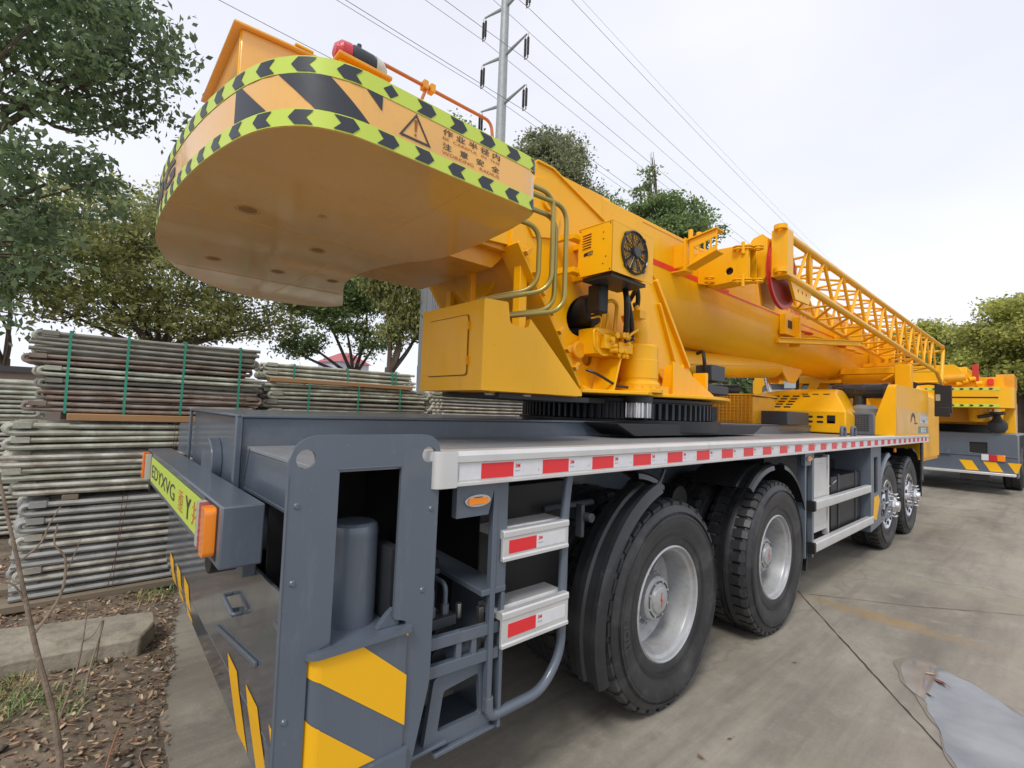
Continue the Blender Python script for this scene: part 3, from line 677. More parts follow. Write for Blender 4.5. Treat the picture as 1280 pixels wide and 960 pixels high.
b.box(-.455, .455, -1.25, -.50, 2.46, 2.95, YELD); b.prism([(-1.22, 2.45), (-.50, 2.50), (-.50, 2.95), (-1.22, 2.72)], 'x', -.48, -.455, YEL); b.prism([(-1.22, 2.45), (-.50, 2.50), (-.50, 2.95), (-1.22, 2.72)], 'x', .455, .48, YEL)
b.prism([(-1.1, 2.36), (-.62, 2.36), (-.50, 2.48), (-1.1, 2.48)], 'x', -.40, .40, YELD)
b.build('rear_support', T, .004)

# ---- counterweight --------------------------------------------------------------
CB, CT = 2.29, 2.497
right = [(1.23, -1.105), (1.275, -1.13), (1.29, -1.19), (1.293, -1.5), (1.293, -1.80), (1.285, -1.88), (1.255, -1.955), (1.20, -2.015), (1.12, -2.065), (1.0, -2.105), (.80, -2.145), (.55, -2.175), (.25, -2.19), (0, -2.19), (-.3, -2.17), (-.62, -2.10), (-.94, -1.965), (-1.18, -1.79), (-1.32, -1.60), (-1.37, -1.40), (-1.36, -1.18), (-1.28, -1.01), (-1.16, -.925), (-1.07, -.905)]
def resample(pts, d):
    P = spline([(p[0], p[1], 0) for p in pts], 10); out = [P[0]]; acc = 0
    for a, c in zip(P[:-1], P[1:]):
        L_ = (c - a).length
        if acc + L_ >= d: out.append(c); acc = 0
        else: acc += L_
    return out
path = resample(right, .012)
cum = [0.]
for a, c in zip(path[:-1], path[1:]): cum.append(cum[-1] + (c - a).length)
cum = np.array(cum); PX = np.array([p.x for p in path]); PY = np.array([p.y for p in path])
def s_at(x, y): return float(cum[np.argmin((PX - x) ** 2 + (PY - y) ** 2)])
def on(s, z, e):
    x = np.interp(s, cum, PX); y = np.interp(s, cum, PY)
    x2 = np.interp(s + .02, cum, PX); y2 = np.interp(s + .02, cum, PY); x1 = np.interp(s - .02, cum, PX); y1 = np.interp(s - .02, cum, PY)
    tx_, ty_ = x2 - x1, y2 - y1; l = math.hypot(tx_, ty_) or 1
    return (x - e * ty_ / l, y + e * tx_ / l, z)
front = [(-.48, -1.155), (-.36, -1.19), (-.15, -1.215), (.05, -1.205), (.28, -1.155), (.42, -1.08), (.56, -1.045), (.85, -1.05), (1.09, -1.075)]
outl = [(p.x, p.y) for p in path[::3]] + front
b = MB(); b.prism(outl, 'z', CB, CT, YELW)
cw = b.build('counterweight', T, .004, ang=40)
sgn = 1 if on(.3, 2.4, .01)[0] > 1.293 else -1
onn = lambda s, z, e: on(s, z, e * sgn)
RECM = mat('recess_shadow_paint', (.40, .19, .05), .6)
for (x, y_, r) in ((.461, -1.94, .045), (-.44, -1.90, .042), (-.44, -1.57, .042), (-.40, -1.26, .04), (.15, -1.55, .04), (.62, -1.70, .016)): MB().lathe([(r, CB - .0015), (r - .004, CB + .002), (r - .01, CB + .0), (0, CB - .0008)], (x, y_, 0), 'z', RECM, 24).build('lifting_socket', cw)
def ribbon(mb, s0, s1, z0, z1, e, m, n=None):
    n = n or max(2, int((s1 - s0) / .03)); v = []
    for k in range(n + 1):
        s = s0 + (s1 - s0) * k / n; v += [onn(s, z0, e), onn(s, z1, e)]
    mb.add(v, [(2 * k, 2 * k + 2, 2 * k + 3, 2 * k + 1) for k in range(n)], m)
SE = cum[-1] - .05
for nm, z0, z1 in (('lower', CB + .002, CB + .052), ('upper', CT - .052, CT - .002)):
    b = MB(); ribbon(b, .012, SE, z0, z1, .0016, LIME, 150); zc = (z0 + z1) / 2; h = .021; L_ = .036; g = .020
    s = .055; flip = s_at(1.293, -1.52); sd = s_at(1.265, -1.935) if nm == 'lower' else s_at(1.293, -1.72)
    def chev(sc, d, notch=True):
        pts = []; US = [-L_, -L_ + g * .5, -L_ + g, -.012, .006, L_ - g, L_ - g * .5, L_]
        if notch:
            for sg_ in (1, -1):
                vv = []
                for u in US: vv += [onn(sc + d * u, zc + sg_ * max(0, h * (1 - (u + L_) / g)), .0032), onn(sc + d * u, zc + sg_ * min(h, h * (L_ - u) / g), .0032)]
                b.add(vv, [(2 * q, 2 * q + 2, 2 * q + 3, 2 * q + 1) for q in range(len(US) - 1)], CHEV)
            return
        if not notch: pts = [(-.025, 0), (0, h), (.025, 0), (0, -h)]
        b.add([onn(sc + d * u, zc + w, .0028) for u, w in pts], [tuple(range(len(pts)))] if not notch else [(0, 1, 5), (5, 1, 2), (5, 2, 3), (5, 3, 4)], CHEV)
    while s < SE - .06:
        if abs(s - sd) < .05: chev(s, 1, False)
        elif nm == 'lower': chev(s, 1 if s < flip else (-1 if s < sd else 1))
        else: chev(s, -1 if s < sd else 1)
        s += .125
    b.build('hazard_tape', cw)
# wide black stripes and warning text on the side
b = MB()
def wide(st0, st1, sb0, sb1, z0, z1, n=14):
    v = []
    for j in range(5):
        w = j / 4; z = z0 + (z1 - z0) * w
        for k in range(n + 1):
            u = k / n; s = (sb0 + (sb1 - sb0) * u) * (1 - w) + (st0 + (st1 - st0) * u) * w; v.append(onn(s, z, .002))
    b.add(v, [(j * (n + 1) + k, j * (n + 1) + k + 1, (j + 1) * (n + 1) + k + 1, (j + 1) * (n + 1) + k) for j in range(4) for k in range(n)], CHEV)
za, zb = CB + .053, CT - .053
sA = s_at(1.27, -1.93)
wide(sA + .00, sA + .150, sA - .115, sA + .035, za, zb)
wide(sA + .305, sA + .335, sA + .185, sA + .335, za, zb)
b.add([onn(s_at(1.293, -1.83), zb, .002), onn(s_at(1.293, -1.775), zb, .002), onn(s_at(1.293, -1.775), zb - .045, .002)], [(0, 1, 2)], CHEV)
b.build('wide_stripe', cw)
b = MB(); sc = s_at(1.293, -1.655)
tri = lambda r: [(0, r), (-r * .9, -r * .62), (r * .9, -r * .62)]
ro = tri(.063); ri_ = tri(.050)
for k in range(3):
    a_, c_ = ro[k], ro[(k + 1) % 3]; d_, e_ = ri_[k], ri_[(k + 1) % 3]
    b.add([onn(sc - p[0], 2.387 + p[1] * .86, .002) for p in (a_, c_, e_, d_)], [(0, 1, 2, 3)], INK)
b.add([onn(sc - u, 2.392 + w, .002) for u, w in ((-.006, .028), (.006, .028), (.0025, -.010), (-.0025, -.010))], [(0, 1, 2, 3)], INKR)
b.add([onn(sc - .004 * cos(t), 2.372 + .004 * sin(t), .002) for t in np.linspace(0, 6.28, 9)[:-1]], [tuple(range(8))], INKR)
sx = s_at(1.293, -1.575)
row = lambda txt, z, size, m, w, bold=0, sp_=1.: put_text(b, txt, size, lambda u, ww: onn(sx - u, z + ww, .002), m, width=w, bold=bold, sp=sp_)
row('作 业 半 径 内', 2.419, .0235, INK, .245, .0003)
row('BE  CAREFUL  IN  THE', 2.402, .0125, INKR, .245)
row('注   意   安   全', 2.372, .0235, INK, .245, .0003)
row('WORKING   RADIUS', 2.353, .0150, INKR, .245)
b.build('warning_text', cw)
b = MB(); sx2 = s_at(-.62, -2.10)
put_text(b, 'XCMG', .105, lambda u, w: onn(sx2 - u, 2.358 + w, .0025), INK, width=1.05, bold=.004)
b.build('rear_lettering', cw)
b = MB()
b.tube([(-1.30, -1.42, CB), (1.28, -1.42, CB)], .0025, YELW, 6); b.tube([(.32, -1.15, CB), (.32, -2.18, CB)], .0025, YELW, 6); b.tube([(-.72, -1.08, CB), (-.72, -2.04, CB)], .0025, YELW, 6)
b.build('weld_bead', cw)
# winch cover on top
b = MB(); rc = [(-.46, 2.50), (-.46, 3.02), (-.40, 3.10), (.34, 3.10), (.36, 3.07), (.36, 2.50)]
ra = MB()
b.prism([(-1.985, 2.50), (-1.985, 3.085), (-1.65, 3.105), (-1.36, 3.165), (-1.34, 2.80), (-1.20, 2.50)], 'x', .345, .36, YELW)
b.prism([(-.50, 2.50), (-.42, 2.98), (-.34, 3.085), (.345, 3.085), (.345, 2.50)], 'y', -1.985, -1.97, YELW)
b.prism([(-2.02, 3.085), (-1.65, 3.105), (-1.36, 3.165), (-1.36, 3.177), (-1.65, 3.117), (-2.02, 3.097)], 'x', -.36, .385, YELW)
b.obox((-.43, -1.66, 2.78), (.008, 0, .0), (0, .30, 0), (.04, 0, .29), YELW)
b.box(.345, .39, -1.78, -1.70, 3.112, 3.124, YEL); b.box(.345, .352, -1.99, -1.96, 2.5, 3.09, YEL)
wcv = b.build('winch_cover', T, .006)
b = MB(); b.add([(-.20 + u, -1.9865, 2.72 + w) for u, w in ((0, 0), (.12, 0), (.06, .10))], [(0, 1, 2)], INK); b.build('cover_decal', wcv)
b = MB(); b.prism([(-1.88, 2.498), (-1.70, 2.498), (-1.72, 2.60), (-1.86, 2.60)], 'x', 1.04, 1.15, YEL); b.box(1.02, 1.17, -1.87, -1.69, 2.60, 2.612, YELD)
bc = b.build('beacon_bracket', T, .003)
MB().lathe([(.0, 0), (.034, 0), (.040, .012), (.040, .075), (.034, .085), (0, .086)], (1.10, -1.815, 2.655), 'y', DARK, 24).build('beacon_body', bc)
MB().lathe([(.0, -.05), (.02, -.046), (.036, -.03), (.039, -.006), (.039, .0), (0, .0)], (1.10, -1.815, 2.655), 'y', REDL, 24).build('beacon_lens', bc)
MB().lathe([(.0, .132), (.02, .128), (.035, .112), (.04, .088), (.04, .084), (0, .084)], (1.10, -1.815, 2.655), 'y', CLR, 24).build('beacon_lens', bc)
MB().cyl((1.10, -1.78, 2.69), (1.10, -1.78, 2.712), .008, DARK, 8).build('beacon_cap', bc)
b = MB(); RR = mat('orange_brown_rail', (.55, .17, .05), .4)
b.tube(smooth([(1.10, -1.735, 2.685), (1.10, -1.70, 2.692), (1.10, -1.215, 2.695), (1.10, -1.185, 2.50)], .035), .0065, RR, 10)
b.tube([(1.10, -1.52, 2.692), (1.10, -1.545, 2.62), (1.04, -1.56, 2.50)], .006, RR, 8); b.tube(smooth([(1.04, -1.36, 2.50), (1.04, -1.28, 2.64), (1.04, -1.24, 2.50)], .03), .005, RR, 8)
for y_ in (-1.53, -1.50): b.box(1.085, 1.115, y_ - .009, y_ + .009, 2.68, 2.708, YELD)
b.build('guard_rail', T)

# ---- battery cabinet under the counterweight ------------------------------------------
b = MB(); xr = .95
prof = [(-1.095, 1.605), (-1.095, 2.012), (-.962, 2.018), (-.945, 1.935), (-.925, 1.915), (-.83, 1.915), (-.805, 1.945), (-.42, 1.63), (-.42, 1.608)]
b.prism(rpoly([(-1.095, 1.605), (-1.095, 2.012), (-.955, 2.018), (-.94, 1.915), (-.822, 1.915), (-.812, 1.962), (-.42, 1.628), (-.42, 1.608)], [0, .012, .01, .03, .03, .004, .01, .005]), 'x', xr - .03, xr, YEL)
b.box(.44, xr - .0301, -1.095, -.975, 1.605, 2.011, YEL); b.box(.44, .60, -.974, -.60, 1.605, 2.0, YEL); b.box(.44, xr - .03, -.60, -.42, 1.605, 1.63, YEL)
cb = b.build('cabinet', T, .028, seg=5)
b = MB(); b.prism(rpoly([(.515, 1.672), (.845, 1.672), (.845, 1.952), (.515, 1.952)], .02), 'y', -1.1005, -1.096, mat('door_shadow_gap', (.2, .08, .01), .6)); b.prism(rpoly([(.519, 1.676), (.841, 1.676), (.841, 1.948), (.519, 1.948)], .018), 'y', -1.103, -1.0975, YEL)
dr = b.build('cabinet_door', cb, .001)
b = MB(); 
for z in (1.74, 1.90): b.box(.843, .850, -1.108, -1.096, z - .02, z + .02, YELD)
b.build('hinge', cb)
b = MB(); b.box(.46, .90, -.95, -.30, 1.578, 1.604, BLACK); b.box(.05, .55, -.7, .3, 1.59, 1.62, BLACK); b.tube([(.86, -1.0, 1.595), (.9, -.75, 1.597)], .008, STEEL, 8); b.build('cabinet_tray', T)
# hydraulic pipes
for (yv, zt, zb_, yb, x) in ((-.602, 2.565, 1.958, -1.06, .97), (-.645, 2.505, 1.962, -1.06, .94), (-.70, 2.60, 2.045, -1.06, .97), (-.752, 2.43, 2.05, -1.06, .93)):
    b = MB(); pts = [(x - .22, yb + .05, zb_ - .03), (x, yv - .05, zb_ + .06), (x, yv, zb_ + .10), (x, yv, zt - .03), (x, yv - .06, zt), (x, -1.14, zt - .02)]
    pts = [(x - .20, -.98, zb_ - .0), (x, yv, zb_ + .075), (x, yv, zt), (x, -1.25, zt - .015)]
    b.tube(smooth(pts, .09, 8), .0125, OLIVE, 14); b.build('hydraulic_pipe', T)
# ---- oil cooler ---------------------------------------------------------------------------
b = MB(); x0, x1, y0, y1, z0, z1 = .645, .905, -.132, .300, 2.357, 2.660
b.box(x0, x1 - .004, y0 + .004, y1, z0 + .03, z1 - .004, YEL)
b.prism([rpoly([(y0, z0), (y1, z0), (y1, z1), (y0, z1)], 0), circ(.088, 2.512, .132, 40)], 'x', x1 - .004, x1, YEL)
b.box(x0, x1, y0, y0 + .004, z0, z1, YEL); b.box(x0, x1, y0 - .003, y1 + .003, z1 - .004, z1 + .002, YEL)
oc = b.build('oil_cooler', T, .0015)
b = MB()
for k in range(6): z = 2.535 + k * .016; b.obox((.715, y0 - .003, z), (.033, 0, .002), (0, .004, 0), (0, .002, .004), YELD); b.box(.684, .747, y0 - .0012, y0, z - .007, z - .003, DARK)
b.prism(rpoly([(.690, 2.478), (.762, 2.486), (.762, 2.508), (.690, 2.500)], .01), 'y', y0 - .0012, y0, BLACK); b.cyl((.735, y0 - .006, 2.49), (.735, y0, 2.49), .009, STEEL, 10); b.cyl((.753, y0 - .006, 2.492), (.753, y0, 2.492), .009, STEEL, 10)
for (x, z) in ((.66, 2.37), (.66, 2.645), (.89, 2.37), (.89, 2.645), (.84, 2.60), (.84, 2.56), (.84, 2.41), (.86, 2.45)): b.cyl((x, y0 - .002, z), (x, y0, z), .0045, DARK, 8)
b.build('cooler_vent', oc)
b = MB(); c = Vector((x1, .088, 2.512)); A = lambda r, a, x=0: c + Vector((x, r * cos(a), r * sin(a)))
b.lathe([(.124, .0), (.136, .0), (.136, .012), (.128, .018), (.124, .012)], c, 'x', PLAST, 44, closed=True); b.lathe([(.0, -.02), (.128, -.02)], c, 'x', BLACK, 40)
b.lathe([(.0, .030), (.030, .030), (.036, .024), (.038, .0)], c, 'x', PLAST, 24)
for rr in (.060, .078, .094, .109): b.lathe([(rr - .0015, .012), (rr + .0015, .012), (rr + .0015, .015), (rr - .0015, .015)], c, 'x', PLAST, 40, closed=True)
for k in range(20):
    a = 2 * pi * k / 20; b.tube([A(.035, a, .017), A(.128, a + .12, .014)], .0021, PLAST, 5)
for k in range(9):
    a = 2 * pi * k / 9; b.add([A(.04, a, -.012), A(.118, a - .05, -.014), A(.118, a + .38, .004), A(.04, a + .45, .002)], [(0, 1, 2, 3)], PLAST)
for k in range(4): a = pi / 4 + pi / 2 * k; b.obox(A(.134, a, .008), (.006, 0, 0), Vector((0, -sin(a), cos(a))) * .012, Vector((0, cos(a), sin(a))) * .010, PLAST)
b.build('cooling_fan', oc)
b = MB()
for z in (2.40, 2.61): c_ = MB(); c_.box(.50, .66, -.02, .03, z - .02, z + .02, YEL); c_.box(.60, .66, -.19, -.019, z - .016, z + .016, YEL); c_.box(.50, .62, -.215, -.185, z - .018, z + .018, YEL); c_.build('cooler_bracket', T, .002)
b.box(.66, .88, -.10, .26, 2.335, 2.357, DARK); b.build('cooler_tray', T, .002)
# ---- swing motor, valve block and hoses ------------------------------------------------------
MX, MY = .655, .545
b = MB(); b.lathe([(.0, 1.675), (.165, 1.675), (.165, 1.70), (.145, 1.705), (.145, 1.735), (.128, 1.755), (.128, 1.77), (.132, 1.775), (.132, 1.90), (.128, 1.905), (.128, 1.995), (.118, 2.01), (.085, 2.02), (.0, 2.02)], (MX, MY, 0), 'z', YEL, 40)
for k in range(16):
    a = 2 * pi * k / 16; b.cyl((MX + .153 * cos(a), MY + .153 * sin(a), 1.70), (MX + .153 * cos(a), MY + .153 * sin(a), 1.716), .008, YEL, 6)
sm = b.build('swing_motor', T, .002)
b = MB(); b.tube([(MX, MY, 2.015), (MX, MY + .005, 2.10), (MX - .02, MY - .07, 2.20)], [.075, .07, .062], YEL, 22); b.cyl((MX - .02, MY - .07, 2.19), (MX - .028, MY - .09, 2.235), .066, YEL, 20)
b.tube([(MX - .03, MY - .09, 2.22), (MX - .03, MY - .115, 2.29)], .022, YEL, 10); b.tube([(MX + .03, MY - .08, 2.22), (MX + .03, MY - .10, 2.28)], .02, YEL, 10)
b.box(MX + .0, MX + .09, MY - .14, MY - .06, 2.18, 2.235, YEL); b.tube(spline([(MX + .07, MY - .13, 2.1), (MX + .07, MY - .22, 2.05), (MX + .02, MY - .24, 1.98)], 5), .010, YEL, 8)
b.build('motor_head', sm, .002)
b = MB(); bx = .56
b.box(.50, .66, .06, .36, 1.905, 2.075, YEL); b.box(.66, .70, .09, .20, 1.94, 2.03, YEL); b.box(.54, .70, .24, .40, 1.93, 2.00, YEL)
rnd = random.Random(3)
for k in range(9):
    p = Vector((.68, .08 + rnd.random() * .28, 1.93 + rnd.random() * .13)); b.cyl(p, p + Vector((.05, rnd.uniform(-.03, .03), 0)), rnd.uniform(.012, .024), YEL, 8)
for y_ in (.30, .35, .39): b.cyl((.66, y_, 1.99), (.70, y_ + .01, 2.05), .016, YEL, 8); b.cyl((.67, y_ - .05, 1.93), (.72, y_ - .08, 1.90), .015, YEL, 8)
b.build('valve_block', T, .004)
b = MB(); b.tube(smooth([(.66, .02, 2.20), (.68, .18, 2.27), (.68, .235, 2.25), (.66, .24, 2.06)], .05), .013, YEL, 10); b.tube(smooth([(.64, .02, 2.16), (.66, .12, 2.20), (.66, .17, 2.18), (.64, .17, 2.06)], .04), .009, YEL, 10)
b.tube(smooth([(.64, .02, 2.13), (.66, .08, 2.15), (.66, .10, 2.13), (.64, .10, 2.06)], .03), .006, YEL, 8)
b.tube(smooth([(.68, .10, 2.03), (.70, -.03, 2.05), (.70, -.02, 1.93), (.70, .06, 1.89), (.68, .14, 1.90)], .03), .006, YEL, 8)
b.build('steel_pipe', T)
b = MB(); b.lathe([(.0, 0), (.052, 0), (.058, .01), (.058, .03), (.05, .035), (.0, .03)], (.52, .02, 1.93), 'x', YELD, 20); b.build('pipe_port', T)
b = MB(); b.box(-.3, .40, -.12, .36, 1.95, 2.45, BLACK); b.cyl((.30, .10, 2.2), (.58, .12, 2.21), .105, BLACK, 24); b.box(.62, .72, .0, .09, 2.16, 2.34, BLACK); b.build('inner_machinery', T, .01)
for pts, r in (([(.75, .22, 2.35), (.78, .20, 2.25), (.74, .26, 2.12), (.70, .31, 2.05), (.70, .32, 2.0)], .019), ([(.72, .26, 2.35), (.76, .24, 2.27), (.73, .33, 2.14), (.70, .38, 2.06), (.70, .385, 2.02)], .017),
               ([(.70, .30, 2.36), (.73, .37, 2.38), (.71, .43, 2.33), (.68, .46, 2.26), (MX + .03, MY - .115, 2.29)], .017), ([(.72, .22, 2.36), (.75, .32, 2.37), (.70, .39, 2.35), (MX - .03, MY - .12, 2.29)], .016),
               ([(.66, .12, 2.33), (.64, .05, 2.2), (.60, .08, 2.08), (.6, .1, 2.05)], .010)):
    MB().tube(spline(pts, 8), r, HOSE, 12).build('hydraulic_hose', T)
MB().tube(spline([(.60, .03, 1.80), (.66, .08, 1.77), (.70, .22, 1.71), (.72, .32, 1.70)], 6), .009, HOSE, 8).build('hydraulic_hose', T)
b = MB(); b.tube(spline([(.35, 1.95, 2.12), (.42, 1.93, 2.13), (.45, 1.90, 2.05), (.45, 1.95, 1.85), (.5, 1.9, 1.72)], 6), .018, HOSE, 8); b.box(.34, .50, 1.95, 2.22, 1.86, 2.01, DARK); b.box(.3, .5, 1.9, 2.3, 1.74, 1.82, DARK); b.build('pilot_valve', T, .01)
# ---- lift cylinder ----------------------------------------------------------------------------
b = MB(); p0 = Vector((0, 1.15, 1.99)); p1 = Vector((0, 4.75, 2.24)); t = (p1 - p0).normalized()
b.tube([p0, p1 - t * .05, p1 - t * .015, p1], [.145, .145, .138, .115], YEL, 32); b.tube([p0 + Vector((.145, .6, .03)), p1 + Vector((.147, -.2, .0))], .008, YEL, 6); b.cyl(p1, p1 + t * .45, .075, STEEL, 20)
b.build('lift_cylinder', T, .0)
# ---- boom -----------------------------------------------------------------------------------------
BX = .352; ZT = 3.155; ZR = 2.835
def boom_prof(w, zt, zr, zb, n=14):
    pts = [(-w, zt), (w, zt), (w, zr)]
    for k in range(1, n):
        a = pi * k / n; pts.append((w * cos(a) ** 1 if abs(cos(a)) > 1e-6 else 0, zr - (zr - zb) * sin(a) ** .8))
    return pts + [(-w, zr)]
b = MB(); b.prism(boom_prof(BX, ZT, ZR, 2.235), 'y', -.45, 9.35, YEL)
bo = b.build('boom', T, .006, ang=24)
b = MB(); b.box(-.30, .30, .35, .62, ZT, ZT + .05, YEL); b.box(-.25, .25, .62, .9, ZT, ZT + .03, YEL); b.build('boom_pad', bo, .004); b = MB()
MB().prism([(-.45, 2.55), (-.45, ZT), (.45, ZT + .0), (.45, 2.9)], 'x', BX, BX + .012, YEL).build('boom_root_plate', bo, .003)
b.prism([(4.62, 2.27), (5.5, 2.27), (5.25, 2.05), (4.95, 2.05)], 'x', .10, .13, YEL); b.prism([(4.62, 2.27), (5.5, 2.27), (5.25, 2.05), (4.95, 2.05)], 'x', -.13, -.10, YEL)
b.prism([(4.75, 2.45), (5.9, 2.45), (5.4, 2.10), (5.0, 2.10)], 'x', -.10, .10, YEL)
b.build('cylinder_lug', bo, .004); MB().box(-.37, .37, 9.1, 9.35, 2.24, ZT + .02, YEL).build('boom_collar', bo, .004)
b = MB()
for y_ in (3.3, 5.7): b.tube([(BX + .001, y_, ZR + .03), (BX + .001, y_, ZT - .02)], .004, YEL, 6)
b.tube([(BX + .001, 1.0, ZT - .03), (BX + .001, 9.2, ZT - .03)], .004, YEL, 6)
b.build('weld_bead', bo)
b = MB(); b.box(BX, BX + .0022, .70, 2.6, 2.805, 2.853, RED); b.box(BX, BX + .0022, 2.6, 8.8, 2.805, 2.822, RED)
for (y_, k) in ((6.6, 'XCMG'),): put_text(b, k, .22, lambda u, w: (BX + .003, 4.2 + u, 2.92 + w), RED, width=.9, bold=.006)
b.build('red_stripe', bo)
b = MB(); b.prism(boom_prof(.30, 3.09, 2.80, 2.34), 'y', 9.3, 9.62, YEL); b.prism(boom_prof(.27, 3.05, 2.78, 2.38), 'y', 9.62, 9.9, YEL); b.prism(boom_prof(.25, 3.02, 2.77, 2.41), 'y', 9.9, 10.15, YEL)
b.build('inner_boom_section', bo, .006, ang=24)
b = MB()
for x in (-.26, .24): b.prism(rpoly([(10.1, 2.35), (10.1, 3.05), (10.35, 3.1), (10.8, 2.75), (10.75, 2.4), (10.5, 2.25)], .05), 'x', x, x + .02, YEL)
for x in (-.15, -.05, .05, .15): b.lathe([(.05, -.02), (.20, -.02), (.19, 0), (.20, .02), (.05, .02)], (x, 10.55, 2.5), 'x', REDP, 24, closed=True)
b.cyl((-.27, 10.55, 2.5), (.27, 10.55, 2.5), .04, STEEL, 12); b.build('boom_head', bo, .003)

# ---- lattice jib stowed along the right side of the boom --------------------------------------------
JX = 1.0; J0, J1 = 2.20, 11.3
def jp(y): return (y - J0) / (J1 - J0)
top_n = lambda y: Vector((JX, y, 3.205)); 
low_n = lambda y: Vector((JX - .01 * 0, y, 2.845 - .26 * jp(y)))
def top_i(y): return Vector((.62 - .10 * jp(y), y, 3.18))
def low_i(y): return Vector((.66 - .14 * jp(y), y, 2.845 - .26 * jp(y)))
b = MB(); ra_ = .036
YE = 10.75
b.tube([top_n(J0 + .02), top_n(11.35)], ra_, YEL, 12); b.tube([low_n(J0 + .02), low_n(YE - .2)], ra_, YEL, 12)
b.tube([top_i(2.9), top_i(11.35)], .024, YEL, 10); b.tube([low_i(2.9), low_i(YE - .2)], .026, YEL, 10)
b.tube([top_n(11.35), (JX, 11.45, 3.15), (JX, 11.15, 2.44)], .034, YEL, 12); b.tube([low_n(YE - .2), (JX, 11.15, 2.42)], .034, YEL, 12); b.tube([low_i(YE - .2), (.45, 11.15, 2.42)], .028, YEL, 10); b.tube([top_i(11.35), (.5, 11.45, 3.15), (.45, 11.15, 2.44)], .028, YEL, 10)
for z in (2.44, 3.12): b.tube([(JX, 11.2 if z < 3 else 11.42, z), (.48, 11.2 if z < 3 else 11.42, z)], .026, YEL, 8)
n = 11; ys = [3.05 + (YE - .3 - 3.05) * k / n for k in range(n + 1)]
for k in range(n + 1):
    y_ = ys[k]
    for A_, B_ in ((low_n, low_i), (top_n, top_i)): b.tube([A_(y_), B_(y_)], .0135, YEL, 8)
    if k < n:
        ym = (ys[k] + ys[k + 1]) / 2
        for A_, B_ in ((low_n, top_n), (low_i, top_i)):
            b.tube([A_(ys[k]), B_(ym)], .0180, YEL, 8); b.tube([B_(ym), A_(ys[k + 1])], .0180, YEL, 8)
        b.tube([low_n(ys[k]), low_i(ys[k + 1])], .0150, YEL, 8); b.tube([top_i(ys[k]), top_n(ys[k + 1])], .0150, YEL, 8)
ji = b.build('lattice_jib', T)
b = MB()   # jib root box and head plates
b.prism(rpoly([(.925, 2.80), (1.06, 2.80), (1.06, 3.225), (.925, 3.225)], .01), 'y', J0 - .02, J0 + .12, YEL); b.prism([(.745, 2.83), (.77, 2.80), (.875, 2.80), (.895, 2.83), (.895, 3.17), (.85, 3.215), (.77, 3.19), (.745, 3.16)], 'y', J0 - .03, J0 + .10, YEL); b.box(.75, 1.05, J0 + .10, J0 + .125, 3.10, 3.2, YEL)
b.v = [(x, y_ , z) for x, y_, z in b.v]
b.box(JX - .02, JX + .02, J0 + .22, 3.05, 3.175, 3.235, YEL)
b.prism([[(J0 + .10, 3.18), (3.35, 3.18), (3.30, 2.90), (J0 + .10, 2.83)], circ(2.95, 3.03, .05, 14)], 'x', .74, .76, YEL); b.lathe([(0, .0), (.06, 0)], (.738, 2.95, 3.03), 'x', REDP, 14)
b.box(.95, JX - .005, 3.0, 3.06, 2.83, 3.18, YEL)
for z in (2.845, 3.235): b.lathe([(.025, -.02), (.055, -.02), (.055, .02), (.025, .02)], (JX + .005, J0 - .03, z), 'z', YEL, 18, closed=True)
b.tube([(JX, J0, 3.26), (JX, J0 + .16, 3.27)], .012, DARK, 8)
hl = [circ(2.62 + .12 * k, 2.70, .022, 12) for k in range(3)]
b.prism([[(J0 + .20, 2.83), (3.02, 2.82), (2.92, 2.665), (2.55, 2.655)]] + [circ(2.62 + .11 * k, 2.745, .020, 12) for k in range(3)], 'x', JX - .02, JX + .005, YEL)
b.prism([[(J0 + .10, 2.83), (2.75, 2.82), (2.68, 2.60), (2.38, 2.60)]], 'x', .76, .775, YEL)
b.tube([low_n(J0 + .4) + Vector((0, 0, 0)), top_n(J0 + .68)], .016, YEL, 8); b.tube([top_n(J0 + .72), low_n(3.0)], .016, YEL, 8)
b.build('jib_root', ji, .005)
REDD = mat('dark_red_paint', (.22, .012, .008), .5); b = MB(); b.lathe([(.05, -.010), (.30, -.012), (.335, -.016), (.34, -.014), (.325, -.004), (.325, .004), (.34, .014), (.335, .016), (.30, .012), (.05, .010)], (.912, 2.47, 2.90), 'x', REDP, 44, closed=True, mats=[REDD] + [REDP] * 7 + [REDD] * 2)
b.prism(rpoly([(J0 - .12, 2.78), (J0 - .03, 2.78), (J0 - .03, 3.20), (J0 - .12, 3.20)], .02), 'x', .70, .95, REDP) if False else None
b.lathe([(0, -.03), (.06, -.03), (.06, .03), (0, .03)], (.912, 2.47, 2.90), 'x', YEL, 16)
b.build('sheave', ji)
# jib carrier brackets between boom and jib
b = MB()
b.prism([[(BX, 2.79), (.50, 2.745), (.82, 2.76), (.82, 3.07), (BX, 3.09)], circ(.655, 2.855, .034, 20)], 'y', 1.94, 1.955, YEL)
b.prism([(BX, 2.79), (.50, 2.745), (.82, 2.76), (.82, 3.07), (BX, 3.09)], 'y', 2.12, 2.135, YEL); b.box(BX, .82, 1.956, 2.119, 3.065, 3.078, YEL); b.box(.45, .80, 1.956, 2.119, 2.752, 2.762, YEL); b.lathe([(0, 0), (.05, 0)], (.655, 1.97, 2.855), 'y', BLACK, 16)
